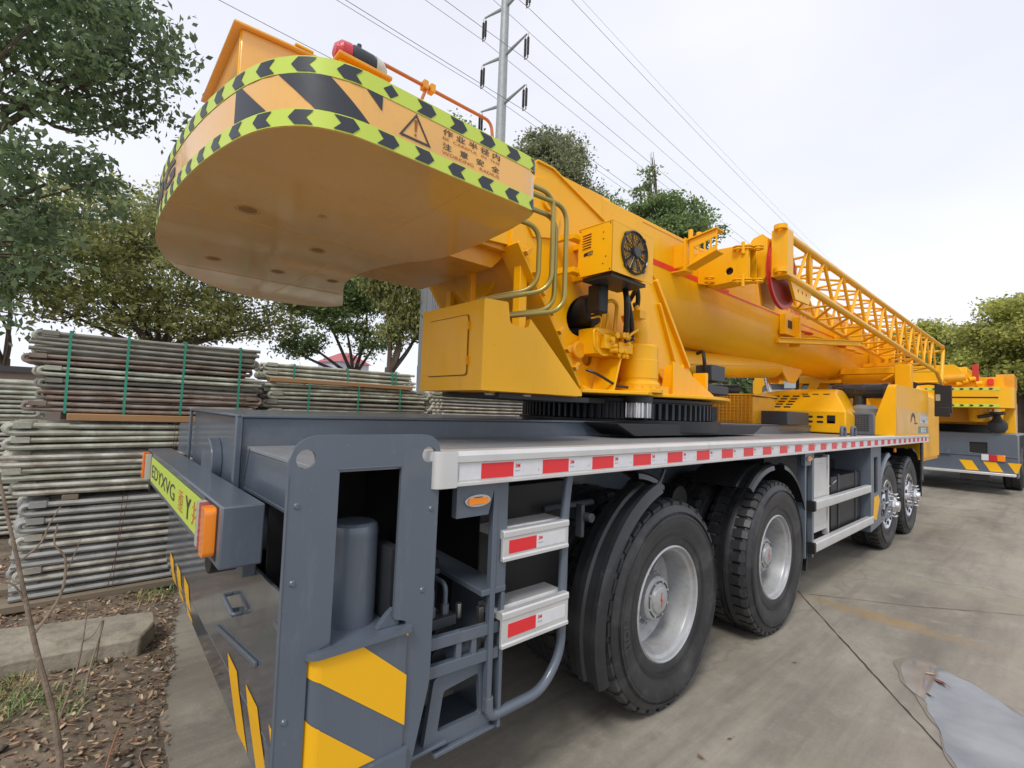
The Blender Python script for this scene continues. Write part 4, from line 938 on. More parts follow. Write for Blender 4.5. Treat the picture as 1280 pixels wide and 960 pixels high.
# fork heads
for z in (2.745, 3.045):
    for (y_, x) in ((1.93, .735), (1.97, .80), (2.03, .87)):
        b.lathe([(.018, z - .016), (.045, z - .016), (.045, z - .004), (.018, z - .004)], (x, y_, 0), 'z', YEL, 18, closed=True); b.lathe([(.018, z + .006), (.045, z + .006), (.045, z + .018), (.018, z + .018)], (x, y_, 0), 'z', YEL, 18, closed=True)
    b.cyl((.78, 1.93, z - .06), (.78, 1.93, z + .05), .016, YEL, 10)
for z in (2.76, 2.80): b.lathe([(.02, 0), (.045, 0), (.045, .012), (.02, .012)], (.50, 1.88, z), 'z', YEL, 18, closed=True)
b.cyl((.80, 2.0, 2.76), (.80, 2.0, 3.04), .014, YEL, 8)
b.build('jib_bracket', T, .003)
b = MB()    # slotted upper bracket on the boom shoulder
fr_ = [(.50, 2.84), (.745, 2.93), (.745, 3.10), (.50, 3.06)]
sl = [[(.54 + .052 * k, 2.90 + .018 * k), (.578 + .052 * k, 2.91 + .018 * k), (.578 + .052 * k, 3.0 + .014 * k), (.54 + .052 * k, 2.99 + .014 * k)] for k in range(4)]
b.prism([fr_] + sl, 'y', 1.50, 1.512, YEL); b.prism([(.49, 3.062), (.75, 3.104), (.75, 3.114), (.49, 3.072)], 'y', 1.48, 1.62, YEL); b.prism([(.49, 2.83), (.75, 2.925), (.75, 2.915), (.49, 2.82)], 'y', 1.48, 1.62, YEL)
b.box(BX + .0, .47, 1.50, 1.52, 2.84, 3.05, YEL); b.box(.47, .485, 1.46, 1.60, 2.80, 3.08, YEL); b.box(BX, .485, 1.46, 1.60, 2.79, 2.80, YEL)
b.cyl((.50, 1.52, 3.07), (.50, 1.52, 3.16), .02, YEL, 10); b.cyl((.56, 1.55, 3.07), (.56, 1.55, 3.13), .022, YEL, 10)
b.build('slotted_bracket', T, .002)
b = MB(); b.obox((.62, 4.55, 2.52), (.30, .55, .02), (-.03, .015, 0), (0, 0, .03), YEL); b.obox((.62, 4.55, 2.552), (.30, .55, .02), (-.05, .025, 0), (0, 0, .006), YEL); b.build('support_arm', T, .004)
b = MB(); b.box(BX, .42, 4.0, 4.35, 2.58, 2.83, YEL); b.box(.4201, .424, 4.08, 4.22, 2.66, 2.76, BLACK); b.box(BX, .48, 4.32, 4.36, 2.45, 2.83, YEL); b.build('slotted_box', T, .004)
MB().box(BX, 1.0, 7.9, 8.0, 2.50, 2.56, YEL).build('jib_support', T, .004)
for y_, z_ in ((8.3, 2.5), (6.2, 2.7)): MB().box(BX, .70, y_, y_ + .07, z_, 3.0, YEL).build('jib_support', T, .004)
for k in range(6): MB().tube(spline([(.36, 4.5 + k * .5, 2.70), (.5, 4.7 + k * .5, 2.66), (.36, 4.9 + k * .5, 2.7)], 5), .015, REDP if k % 3 == 0 else YEL, 8).build('rope_loop', T)
# ================================================================== second crane
def second_crane():
    G = empty('truck_crane', (.78, 13.2, 0), label='second yellow crane parked beyond the front of the near one, at the right edge', category='truck crane', group='truck cranes parked in the yard')
    b = MB(); b.prism([[(-1.25, .50), (-1.25, 1.375), (1.22, 1.375), (1.25, 1.34), (1.25, .50)], [(.46, .92), (.76, .92), (.76, 1.17), (.46, 1.17)]], 'y', 0, .03, GREY)
    b.box(-1.25, 1.25, .03, 8, 1.345, 1.37, DECK); b.box(1.22, 1.25, .03, .6, .40, 1.345, GREY); b.box(-1.25, -1.22, .03, .6, .4, 1.345, GREY)
    b.box(-1.25, 1.25, -.02, .01, .86, .88, GREY); b.box(.40, .82, .032, .3, .9, 1.2, BLACK); b.box(-1.2, 1.2, .1, 8, .55, 1.34, BLACK)
    b.prism([(.02, .88), (.10, .98), (.14, .86), (-.12, .86)], 'y', -.05, 0, GREY)
    b.build('rear_body', G, .01)
    b = MB(); b.box(-1.2, 1.22, -.12, .05, .44, .50, ALU); b.box(.3, .8, -.10, .1, .30, .44, BLACK); b.box(-1.2, -.9, 0, .3, .1, .5, BLACK); b.build('under_guard', G, .01)
    b = MB()
    for k in range(3): x = .28 + k * .40; b.add([(x, -.004, .74), (x + .22, -.004, .74), (min(x + .34, 1.24), -.004, .52), (x + .12, -.004, .52)], [(0, 1, 2, 3)], STRY)
    b.build('hazard_stripe', G)
    for sx in (1, -1):
        b = MB()
        for (xa, xb, m) in ((.66, .78, WHT), (.78, .92, REDL), (.92, 1.05, ORA)): b.box(min(sx * xa, sx * xb), max(sx * xa, sx * xb), -.035, -.002, .76, .90, m)
        b.build('tail_light', G, .006)
    for y in (1.9, 3.3):
        for x in (1.235, -1.235):
            w = empty('wheel', (x, y, R_ - .006), G, 0 if x > 0 else pi)
            for o in [o for o in D.objects if o.parent and o.parent.name.startswith('wheel') and o.parent.parent == T][:0]: pass
            for o in second_crane.proto:
                c = o.copy(); COL.objects.link(c); c.parent = w
    b = MB(); b.lathe([(0, 1.37), (.85, 1.37), (.85, 1.58), (0, 1.58)], (0, 3.1, 0), 'z', BLACK, 40); b.box(-.95, 1.0, 1.2, 4.2, 1.58, 1.66, YELD); b.build('slewing_ring', G)
    b = MB(); b.prism(rpoly([(-1.25, -.5), (1.02, -.5), (1.22, -.3), (1.22, .6), (.5, .7), (-.5, .7), (-1.25, .6)], .12), 'z', 1.96, 2.42, YEL); cwt = b.build('counterweight', G, .02)
    b = MB()
    for z0 in (1.97, 2.345): b.box(-1.2, 1.0, -.503, -.5, z0, z0 + .065, LIME); [b.add([(-1.1 + k * .16, -.505, z0 + .01), (-1.04 + k * .16, -.505, z0 + .01), (-1.01 + k * .16, -.505, z0 + .033), (-1.04 + k * .16, -.505, z0 + .055), (-1.1 + k * .16, -.505, z0 + .055), (-1.07 + k * .16, -.505, z0 + .033)], [(0, 1, 2, 5), (5, 2, 3, 4)], CHEV) for k in range(13)]
    b.build('hazard_tape', cwt)
    b = MB(); b.add([(-.6, -.506, 2.19), (-.2, -.506, 2.22), (.0, -.506, 2.20), (.98, -.506, 2.20), (.98, -.506, 2.17), (.0, -.506, 2.17), (-.2, -.506, 2.15)], [(0, 1, 2, 3, 4, 5, 6)], BLACK); b.box(-.9, -.3, -.507, -.503, 2.14, 2.24, WHT); b.build('wide_stripe', cwt)
    b = MB(); b.prism(rpoly([(-.6, 2.43), (-.6, 2.95), (.25, 2.97), (.38, 2.80), (.62, 2.68), (.62, 2.43)], .04), 'y', -.3, 1.8, YEL)
    b.box(.62, 1.05, -.2, 1.5, 2.43, 2.66, YEL); b.cyl((.05, -.36, 2.62), (.45, -.36, 2.64), .10, YELD, 16)
    for k in range(7): p = (-.05 + .11 * k, -.40, 2.50 + .05 * (k % 3)); b.cyl(p, (p[0] + .1, p[1] + .05, p[2] + .02), .05, YEL, 10)
    b.build('winch_housing', G, .01)
    b = MB(); b.prism([(.62, 2.43), (.95, 2.62), (1.12, 2.4), (1.2, 1.95), (1.22, 1.4), (.95, 1.4), (1.05, 1.95), (.9, 2.43)], 'y', .2, .3, YEL); b.box(.9, 1.2, .25, 1.4, 2.42, 2.75, YELD); b.box(-.2, .85, .6, 1.9, 1.62, 1.97, YELD)
    b.cyl((.62, .3, 1.64), (.62, .3, 1.98), .20, YEL, 24); b.build('turntable', G, .01)
    b = MB(); b.box(.80, .90, -.3, -.2, 2.48, 2.62, RED); b.box(.55, .66, -.32, -.28, 2.55, 2.95, REDP); b.build('beacon', G, .01)
    b = MB(); b.lathe([(0, 1.40), (.12, 1.42), (.17, 1.50), (.17, 1.62), (.08, 1.72), (.05, 1.80), (.13, 1.83), (.13, 1.88), (0, 1.88)], (.93, .05, 0), 'z', DARK, 20); b.cyl((.6, .05, 1.75), (1.05, .05, 1.86), .04, DARK, 10); b.build('exhaust_unit', G)
    b = MB(); b.prism(boom_prof(.36, 3.0, 2.75, 2.3), 'y', .8, 8.8, YEL); b.build('boom', G, .01)
    b = MB(); b.box(-.3, .9, 7.0, 9.2, 1.3, 2.4, YEL); b.box(-1.25, -.4, 7.2, 9.4, 1.0, 2.7, YEL); b.build('driver_cab', G, .03)
second_crane.proto = [o for o in D.objects if o.parent and o.parent.parent == T and o.parent.name == 'wheel.001']
second_crane()

# ================================================================== ground
def ground_mat():
    m = D.materials.new('yard_concrete'); m.use_nodes = True; nt = m.node_tree; N = nt.nodes; L = nt.links; b = N['Principled BSDF']
    tc = N.new('ShaderNodeTexCoord'); P = tc.outputs['Object']
    def noise(sc, det=8, rg=.6, vec=P, dist=0.):
        n = N.new('ShaderNodeTexNoise'); n.inputs['Scale'].default_value = sc; n.inputs['Detail'].default_value = det; n.inputs['Roughness'].default_value = rg; n.inputs['Distortion'].default_value = dist
        L.new(vec, n.inputs['Vector']); return n.outputs['Fac']
    def rng(v, a, c, lo=0., hi=1.):
        r = N.new('ShaderNodeMapRange'); r.inputs['From Min'].default_value = a; r.inputs['From Max'].default_value = c; r.inputs['To Min'].default_value = lo; r.inputs['To Max'].default_value = hi; L.new(v, r.inputs['Value']); return r.outputs[0]
    def mix(f, A, B):
        x = N.new('ShaderNodeMix'); x.data_type = 'RGBA'; L.new(f, x.inputs['Factor'])
        for k, v in (('A', A), ('B', B)):
            if isinstance(v, tuple): x.inputs[k].default_value = (*v, 1)
            else: L.new(v, x.inputs[k])
        return x.outputs['Result']
    c = mix(rng(noise(.55, 5), .35, .65), (.28, .25, .20), (.37, .34, .28))
    mp = N.new('ShaderNodeMapping'); mp.inputs['Rotation'].default_value = (0, 0, radians(20)); mp.inputs['Scale'].default_value = (1, .22, 1); L.new(P, mp.inputs['Vector'])
    c = mix(rng(noise(1.3, 9, .7, mp.outputs[0]), .42, .68, 0, .95), c, (.155, .14, .115))
    c = mix(rng(noise(3.1, 9, .7), .52, .75, 0, .6), c, (.42, .39, .33))
    c = mix(rng(noise(14, 6, .7), .48, .75, 0, .35), c, (.19, .17, .14))
    c = mix(rng(noise(.8, 7, .6, P, 1.2), .55, .70, 0, .5), c, (.31, .295, .20))
    # oil stains, grit and hairline cracks
    c = mix(rng(noise(1.9, 4, .5, P, .6), .66, .74, 0, .55), c, (.085, .078, .065))
    c = mix(rng(noise(120, 3, .6), .60, .72, 0, .45), c, (.10, .09, .075))
    c = mix(rng(noise(75, 3, .6), .64, .74, 0, .5), c, (.47, .44, .38))
    mp3 = N.new('ShaderNodeMapping'); mp3.inputs['Rotation'].default_value = (0, 0, radians(8)); mp3.inputs['Scale'].default_value = (7, .35, 1); L.new(P, mp3.inputs['Vector'])
    c = mix(rng(noise(.9, 6, .65, mp3.outputs[0]), .52, .68, 0, .38), c, (.13, .118, .10))
    vo = N.new('ShaderNodeTexVoronoi'); vo.feature = 'DISTANCE_TO_EDGE'; vo.inputs['Scale'].default_value = .16
    vn = N.new('ShaderNodeTexNoise'); vn.inputs['Scale'].default_value = 2.5; vn.inputs['Detail'].default_value = 8; L.new(P, vn.inputs['Vector'])
    va = N.new('ShaderNodeVectorMath'); va.operation = 'MULTIPLY_ADD'; va.inputs[1].default_value = (.5, .5, .5); L.new(vn.outputs['Color'], va.inputs[0]); L.new(P, va.inputs[2]); L.new(va.outputs[0], vo.inputs['Vector'])
    c = mix(rng(vo.outputs['Distance'], .0, .004, .30, 0), c, (.12, .11, .09))
    # rust coloured trail
    mp = N.new('ShaderNodeMapping'); mp.inputs['Location'].default_value = (-1.62, -2.40, 0); L.new(P, mp.inputs['Vector'])
    mp2 = N.new('ShaderNodeMapping'); mp2.inputs['Rotation'].default_value = (0, 0, radians(-48)); mp2.inputs['Scale'].default_value = (1.1, 6, 1); L.new(mp.outputs[0], mp2.inputs['Vector'])
    gr = N.new('ShaderNodeTexGradient'); gr.gradient_type = 'SPHERICAL'; L.new(mp2.outputs[0], gr.inputs['Vector'])
    mu = N.new('ShaderNodeMath'); mu.operation = 'MULTIPLY'; L.new(gr.outputs['Fac'], mu.inputs[0]); L.new(rng(noise(4, 8, .7), .42, .62), mu.inputs[1])
    c = mix(rng(mu.outputs[0], .0, .5, 0, .7), c, (.34, .23, .10))
    L.new(c, b.inputs['Base Color'])
    L.new(rng(noise(1.1, 8, .65), .3, .7, .38, .8), b.inputs['Roughness'])
    bp = N.new('ShaderNodeBump'); bp.inputs['Strength'].default_value = .28; bp.inputs['Distance'].default_value = .01
    n2 = noise(30, 8, .7); L.new(n2, bp.inputs['Height']); L.new(bp.outputs[0], b.inputs['Normal'])
    return m
CONC = ground_mat()
b = MB(); b.add([(-220, -220, 0), (220, -220, 0), (220, 260, 0), (-220, 260, 0)], [(0, 1, 2, 3)], CONC); b.build('ground', kind='structure')
JT = mat('joint_filler', (.05, .047, .04), .8)
def flatstrip(pts, w, z, m, name, **kw):
    b = MB(); v = []; rnd = random.Random(5); P = []
    for (x0, y0), (x1, y1) in zip(pts[:-1], pts[1:]):
        n = max(1, int(math.hypot(x1 - x0, y1 - y0) / .06))
        for k in range(n): P.append((x0 + (x1 - x0) * k / n, y0 + (y1 - y0) * k / n))
    P.append(pts[-1])
    for i, (x, y) in enumerate(P):
        x2, y2 = P[min(i + 1, len(P) - 1)]; x1, y1 = P[max(i - 1, 0)]; l = math.hypot(x2 - x1, y2 - y1); nx, ny = -(y2 - y1) / l, (x2 - x1) / l
        j = rnd.uniform(-.003, .003); ww = w * rnd.uniform(.5, 1.2); v += [(x + nx * (ww / 2 + j), y + ny * (ww / 2 + j), z), (x - nx * (ww / 2 - j), y - ny * (ww / 2 - j), z)]
    b.add(v, [(2 * k, 2 * k + 2, 2 * k + 3, 2 * k + 1) for k in range(len(P) - 1)], m); return b.build(name, **kw)
flatstrip([(.4, 3.5), (1.087, 2.445), (1.54, 1.77), (1.99, 1.10), (2.32, .61), (3.07, -.5)], .009, .004, JT, 'ground_joint', kind='structure')
flatstrip([(1.15, 2.49), (1.45, 2.70), (1.784, 2.921), (2.237, 3.316), (5.5, 5.9)], .006, .004, JT, 'ground_joint', kind='structure')
from mathutils import noise as mn
# puddle
pud = [(1.946, 1.60), (1.965, 1.70), (2.03, 1.745), (2.125, 1.73), (2.19, 1.68), (2.26, 1.64), (2.32, 1.59), (2.39, 1.50), (2.48, 1.40), (2.62, 1.28), (2.75, 1.0), (2.72, .72), (2.55, .55), (2.40, .50), (2.30, .62), (2.235, .78), (2.20, .92), (2.165, 1.0), (2.14, 1.10), (2.09, 1.20), (2.03, 1.27), (1.985, 1.36), (1.96, 1.47)]
pm = D.materials.new('shallow_water'); pm.use_nodes = True; nt = pm.node_tree; pb = nt.nodes['Principled BSDF']
pb.inputs['Base Color'].default_value = (.19, .205, .22, 1); pb.inputs['Roughness'].default_value = .04; pb.inputs['Specular IOR Level'].default_value = .75
sp_ = [(p.x, p.y) for p in spline([(x, y, 0) for x, y in pud + pud[:1]], 5)][:-1]
pn = pm.node_tree; tcp = pn.nodes.new('ShaderNodeTexCoord'); nzp = pn.nodes.new('ShaderNodeTexNoise'); nzp.inputs['Scale'].default_value = 3.5; nzp.inputs['Detail'].default_value = 6; pn.links.new(tcp.outputs['Object'], nzp.inputs['Vector'])
crp = pn.nodes.new('ShaderNodeValToRGB'); crp.color_ramp.elements[0].position = .35; crp.color_ramp.elements[0].color = (.16, .17, .18, 1); crp.color_ramp.elements[1].position = .7; crp.color_ramp.elements[1].color = (.29, .30, .305, 1); pn.links.new(nzp.outputs['Fac'], crp.inputs['Fac']); pn.links.new(crp.outputs['Color'], pb.inputs['Base Color'])
b = MB(); b.prism([[(x + .018 * mn.noise(Vector((x * 9, y * 9, 0))), y + .018 * mn.noise(Vector((x * 9, y * 9, 4)))) for x, y in sp_]], 'z', .001, .0065, pm); b.build('puddle', kind='structure')
DAMP = mat('damp_concrete', (.215, .195, .16), .35, var=.2, vscale=8, bump=.2, bscale=60)
cxp, cyp = 2.3, 1.2
b = MB(); b.prism([[(cxp + (x - cxp) * 1.05 + .04 * mn.noise(Vector((x * 6, y * 6, 1))), cyp + (y - cyp) * 1.06 + .04 * mn.noise(Vector((x * 6, y * 6, 7)))) for x, y in sp_]], 'z', .001, .0045, DAMP); b.build('damp_patch', kind='structure')
# dirt bank behind the truck, with height noise
from mathutils import noise as mn
DM = mat('dry_soil', (.20, .155, .11), .9, var=.3, vscale=6, dirt=(.07, .055, .04), dirt_amt=.6, dscale=9, bump=.8, bscale=35)
def edge_y(x): return -1.72 + (x + 2.0) * (-.155) if x > -2 else -1.72 + (x + 2.0) * -.155
def dirt_h(x, y):
    d = edge_y(x) + .04 * mn.noise(Vector((x * 3, 1.3, 0))) - y
    if x < -2.0: d = max(d, min(-2.0 - x, 1.5))
    h = .008 + .035 * max(0, min(1, d / .35)); h += max(0, min(1, d / .15)) * (.030 * mn.noise(Vector((x * 4, y * 4, 0))) + .018 * mn.noise(Vector((x * 13, y * 13, 2))) + .01 * mn.noise(Vector((x * 31, y * 31, 2))))
    return h if d > 0 else -.03
nx_, ny_ = 190, 170; X0, X1_, Y0_, Y1_ = -7.5, 1.6, -5.2, 3.2
vs = []; fs_ = []
for j in range(ny_ + 1):
    for i in range(nx_ + 1):
        u = i / nx_; x = X1_ + (X0 - X1_) * (u ** 1.3); y = Y0_ + (Y1_ - Y0_) * j / ny_; vs.append((x, y, dirt_h(x, y)))
for j in range(ny_):
    for i in range(nx_): a = j * (nx_ + 1) + i; fs_.append((a, a + 1, a + nx_ + 2, a + nx_ + 1))
b = MB(); b.add(vs, fs_, DM); b.build('soil', kind='structure', ang=180)
# leaf litter
def scatter(name, mats, n, gen, label, cat, kind='stuff'):
    b = MB()
    for k in range(n):
        v, f = gen(k); b.add(v, f, mats[k % len(mats)] if len(mats) > 1 else mats[0])
    o = b.build(name, ang=180); o['kind'] = kind; o['label'] = label; o['category'] = cat; return o
rnd = random.Random(11)
def dirt_pt():
    while True:
        x = rnd.uniform(-3.6, .9); y = rnd.uniform(-4.0, -1.7)
        if y < edge_y(x) + .03: return x, y, dirt_h(x, y)
def leaf(p, L_, w, rz, tilt, curl=.25):
    c_, s_ = cos(rz), sin(rz); out = []
    for (u, q) in ((-1, 0), (-.5, .8), (.2, 1), (1, 0), (.2, -1), (-.5, -.8)):
        x = u * L_ / 2; y = q * w / 2; z = curl * L_ * (u * u * .3 + q * q * .25) + x * tilt; out.append((p[0] + x * c_ - y * s_, p[1] + x * s_ + y * c_, p[2] + z))
    mid = (p[0], p[1], p[2] + .0)
    out.append(mid); return out, [(6, i, (i + 1) % 6) for i in range(6)]
LB = [mat('dead_leaf_%d' % k, c, .75, island=.4) for k, c in enumerate([(.27, .16, .09), (.38, .27, .16), (.17, .105, .07), (.47, .37, .25), (.25, .14, .09)])]
scatter('leaf_litter', LB, 9500, lambda k: (lambda p: leaf((p[0], p[1], p[2] + .006 + rnd.random() * .012), rnd.uniform(.014, .048), rnd.uniform(.006, .018), rnd.uniform(0, 6.28), rnd.uniform(-.5, .5), rnd.uniform(.1, .6)))(dirt_pt()), 'dry brown leaf litter covering the soil behind the truck', 'leaf litter')
def pebble(k):
    p = dirt_pt(); r = rnd.uniform(.004, .014) * (2.0 if rnd.random() < .06 else 1); v = []
    for (a, c, d) in ((1, 0, 0), (-1, 0, 0), (0, 1, 0), (0, -1, 0), (0, 0, 1), (0, 0, -1)): v.append((p[0] + a * r * rnd.uniform(.6, 1.4), p[1] + c * r * rnd.uniform(.6, 1.4), p[2] + r * .3 + d * r * rnd.uniform(.5, .8)))
    return v, [(0, 2, 4), (2, 1, 4), (1, 3, 4), (3, 0, 4), (2, 0, 5), (1, 2, 5), (3, 1, 5), (0, 3, 5)]
scatter('gravel', [mat('gravel_stone', (.22, .19, .15), .85, island=.5)], 2600, pebble, 'small stones and rubble scattered over the soil', 'gravel')
GR = [mat('grass_blade', (.16, .21, .07), .6, island=.4), mat('dry_grass_blade', (.33, .27, .12), .7, island=.3)]
tuf = [(-1.95, -1.86), (-1.85, -1.93), (-2.0, -1.80), (-1.15, -2.32), (-1.05, -2.25), (-.85, -2.55), (-.70, -2.48), (-.55, -2.62), (-1.0, -2.75), (-.3, -2.7), (-.95, -2.62), (-1.3, -2.62), (-.5, -2.36), (-1.1, -2.12), (-.62, -2.55), (-.75, -2.65)]
def blade(k):
    t = tuf[k % len(tuf)]; x = t[0] + rnd.gauss(0, .07); y = t[1] + rnd.gauss(0, .05); y = min(y, edge_y(x)); z = dirt_h(x, y); h = rnd.uniform(.015, .06); a = rnd.uniform(0, 6.28); d = rnd.uniform(.02, .10); w = rnd.uniform(.0015, .003)
    c_, s_ = cos(a), sin(a); q = (-s_ * w, c_ * w)
    return [(x - q[0], y - q[1], z), (x + q[0], y + q[1], z), (x + c_ * d * .4 + q[0], y + s_ * d * .4 + q[1], z + h * .7), (x + c_ * d * .4 - q[0], y + s_ * d * .4 - q[1], z + h * .7), (x + c_ * d, y + s_ * d, z + h)], [(0, 1, 2, 3), (3, 2, 4)]
scatter('grass', GR, 1300, blade, 'short weeds and dry grass on the soil bank', 'grass')
def twig_pts(p, a, L_, n=5):
    out = [Vector(p)]; 
    for k in range(n): out.append(out[-1] + Vector((cos(a) * L_ / n, sin(a) * L_ / n, rnd.uniform(-.006, .008)))); a += rnd.uniform(-.4, .4)
    return out
TW = mat('dry_twig', (.22, .15, .10), .8, var=.2, vscale=20, island=.3)
b = MB()
for k in range(150):
    p = dirt_pt(); b.tube(twig_pts((p[0], p[1], p[2] + .012), rnd.uniform(0, 6.28), rnd.uniform(.06, .3)), rnd.uniform(.0012, .0028), TW, 5)
o = b.build('fallen_twigs'); o['kind'] = 'stuff'; o['label'] = 'thin dry twigs lying among the leaf litter'; o['category'] = 'twigs'
# individual leaves on the concrete
LR = mat('red_brown_leaf', (.22, .06, .035), .55, var=.2, vscale=60)
def ground_leaf(x, y, L_, w, rz, lab, m=LR, z=.006):
    b = MB(); v, f = leaf((x, y, z), L_, w, rz, .05, .35); b.add(v, f, m); b.tube([(x + L_ * .5 * cos(rz), y + L_ * .5 * sin(rz), z + .012), (x + L_ * .8 * cos(rz), y + L_ * .8 * sin(rz), z + .008)], .0012, m, 5)
    b.build('fallen_leaf', ang=180, label=lab, category='leaf', group='leaves fallen on the concrete')
ground_leaf(2.135, 1.50, .085, .034, -.7, 'red brown leaf with a stalk floating on the puddle')
ground_leaf(2.115, 1.27, .05, .012, -.9, 'narrow dark leaf lying in the puddle below the red one', mat('dark_leaf', (.07, .05, .04), .6))
ground_leaf(2.08, 1.58, .06, .03, .6, 'pale broken leaf at the far rim of the puddle', LB[3])
ground_leaf(1.537, -.23, .045, .018, -.4, 'single tan leaf on the concrete beside the rear wheel', LB[0])
ground_leaf(1.565, .0, .03, .010, .9, 'tiny dark scrap of leaf on the concrete near the rear tyre', LB[2])
ground_leaf(1.50, 1.05, .035, .012, .2, 'dark thin leaf on the concrete between tyre and joint', LB[2])

# concrete slab lying on the soil
SLM = mat('weathered_concrete', (.32, .285, .22), .85, var=.2, vscale=5, dirt=(.10, .095, .065), dirt_amt=.5, dscale=6, bump=.7, bscale=30)
b = MB(); n = 16; bk = [(-1.60 + (-1.30 + 1.60) * k / n + .008 * mn.noise(Vector((k, 0, 0))), -2.95 + (-1.955 + 2.95) * k / n) for k in range(n + 1)]
ft = [(-1.02 + (-.91 + 1.02) * k / n + .02 * mn.noise(Vector((k * .8, 5, 0))), -2.95 + (-2.05 + 2.95) * k / n) for k in range(n + 1)]
b.prism(bk + [(-1.10, -1.965)] + ft[::-1], 'z', .028, .138, SLM); 
b.build('concrete_slab', None, .012, label='broken flat concrete slab lying on the soil in front of the lowest pipe bundle', category='slab')
# kerb strip of smooth concrete under the rear of the truck
# ---- bare sapling in the left foreground ---------------------------------------------------
BK = mat('twig_bark', (.23, .175, .13), .8, var=.25, vscale=25, bump=.5, bscale=60)
sp0 = empty('bare_sapling', (.72, -2.365, .01), label='thin leafless sapling with forked twigs at the left edge of the soil', category='sapling')
def R2(pts): return [(x - .72, y + 2.365, z - .01) for (x, y, z) in pts]
st_ = spline(R2([(.715, -2.36, -.02), (.72, -2.362, .22), (.72, -2.375, .466), (.72, -2.395, .601), (.72, -2.417, .697), (.721, -2.446, .815), (.722, -2.48, .975), (.723, -2.498, 1.065), (.724, -2.527, 1.198), (.726, -2.56, 1.36), (.72, -2.60, 1.6)]), 5)
MB().tube(st_, [.0095 - .0070 * k / len(st_) for k in range(len(st_))], BK, 8).build('stem', sp0)
for pts, r in (([(.721, -2.455, .85), (.72, -2.405, .947), (.72, -2.400, 1.048), (.72, -2.426, 1.096), (.72, -2.423, 1.152)], .0040), ([(.72, -2.400, 1.0), (.70, -2.38, 1.06), (.70, -2.37, 1.10)], .002), ([(.723, -2.50, 1.054), (.721, -2.456, 1.101), (.72, -2.44, 1.154), (.72, -2.42, 1.20)], .003), ([(.72, -2.39, .58), (.72, -2.357, .721), (.721, -2.346, .831), (.721, -2.343, .91)], .0035), ([(.72, -2.35, .80), (.71, -2.32, .82), (.70, -2.29, .90)], .002), ([(.722, -2.47, .93), (.73, -2.50, 1.0), (.735, -2.54, 1.02), (.74, -2.58, 1.06)], .003)):
    q_ = spline(R2(pts), 5); MB().tube(q_, [r * (1 - .6 * k / len(q_)) for k in range(len(q_))], BK, 6).build('twig', sp0)
st = empty('dead_stalk', (-.45, -2.30, .03), label='arched dry stalk standing by the slab left of the truck', category='stalk')
MB().tube(spline([(0, 0, -.02), (-.10, .02, .14), (-.19, .06, .30), (-.20, .06, .33), (-.26, .05, .12)], 6), .004, BK, 6).build('stem', st)
st = empty('dead_stalk', (.10, -2.22, .02), label='reddish curved twig sticking out of the litter beside the concrete edge', category='stalk')
MB().tube(spline([(.15, -.02, .0), (.02, -.01, .05), (-.12, .03, .10), (-.20, .06, .06)], 6), .0035, mat('red_twig', (.28, .13, .07), .7), 6).build('stem', st)

# ================================================================== scaffold bundles
PW = mat('pale_galvanised_tube', (.60, .595, .52), .6, var=.3, vscale=4, dirt=(.19, .14, .09), dirt_amt=.75, dscale=6, metal=.1)
PG = mat('greenish_white_tube', (.52, .55, .46), .65, var=.3, vscale=4, dirt=(.17, .13, .085), dirt_amt=.8, dscale=5)
PR = mat('rusty_tube', (.21, .135, .10), .75, var=.45, vscale=5, dirt=(.42, .41, .37), dirt_amt=.75, dscale=4)
PD = mat('dark_weathered_tube', (.24, .23, .20), .75, var=.3, vscale=6, dirt=(.34, .34, .30), dirt_amt=.5, dscale=4)
PB = mat('grey_steel_tube', (.40, .405, .385), .5, var=.2, vscale=4, dirt=(.2, .19, .16), dirt_amt=.5, dscale=6, metal=.2)
STG = mat('green_strap', (.03, .30, .19), .4, var=.1)
WIRE = mat('rusty_wire', (.12, .06, .045), .8)
_loops = {}
def loop_mesh(L_, h, r, m, v, flat=False):
    k = (round(L_, 2), round(h, 3), r, m.name, v, flat)
    if k in _loops: return _loops[k]
    b = MB(); rr = random.Random(v * 7 + 1); pts = []; e = h / 2; sag = rr.uniform(-.006, .006)
    pts = [(0, L_, e), (0, L_ * .5, e + sag), (0, e + .01, e)] + [(0, e * 1.0 - e * cos(a) * 0 - e * sin(a), e * cos(a)) for a in np.linspace(.3, pi - .3, 7)] + [(0, e + .01, -e), (0, L_ * .5, -e + sag), (0, L_ * rr.uniform(.97, 1.0), -e)]
    b.tube(pts, r, m, 8)
    # the flattened sleeve at the hooked end
    b.obox((0, .05 + e, e + r * .2), (r * 1.25, 0, 0), (0, .045, 0), (0, 0, r * 1.12), m)
    if flat: b.obox((0, .06, 0), (r * 1.3, 0, 0), (0, .06, 0), (0, 0, e), m)
    o = b.build('scaffold_loop'); me = o.data; D.objects.remove(o); _loops[k] = me; return me
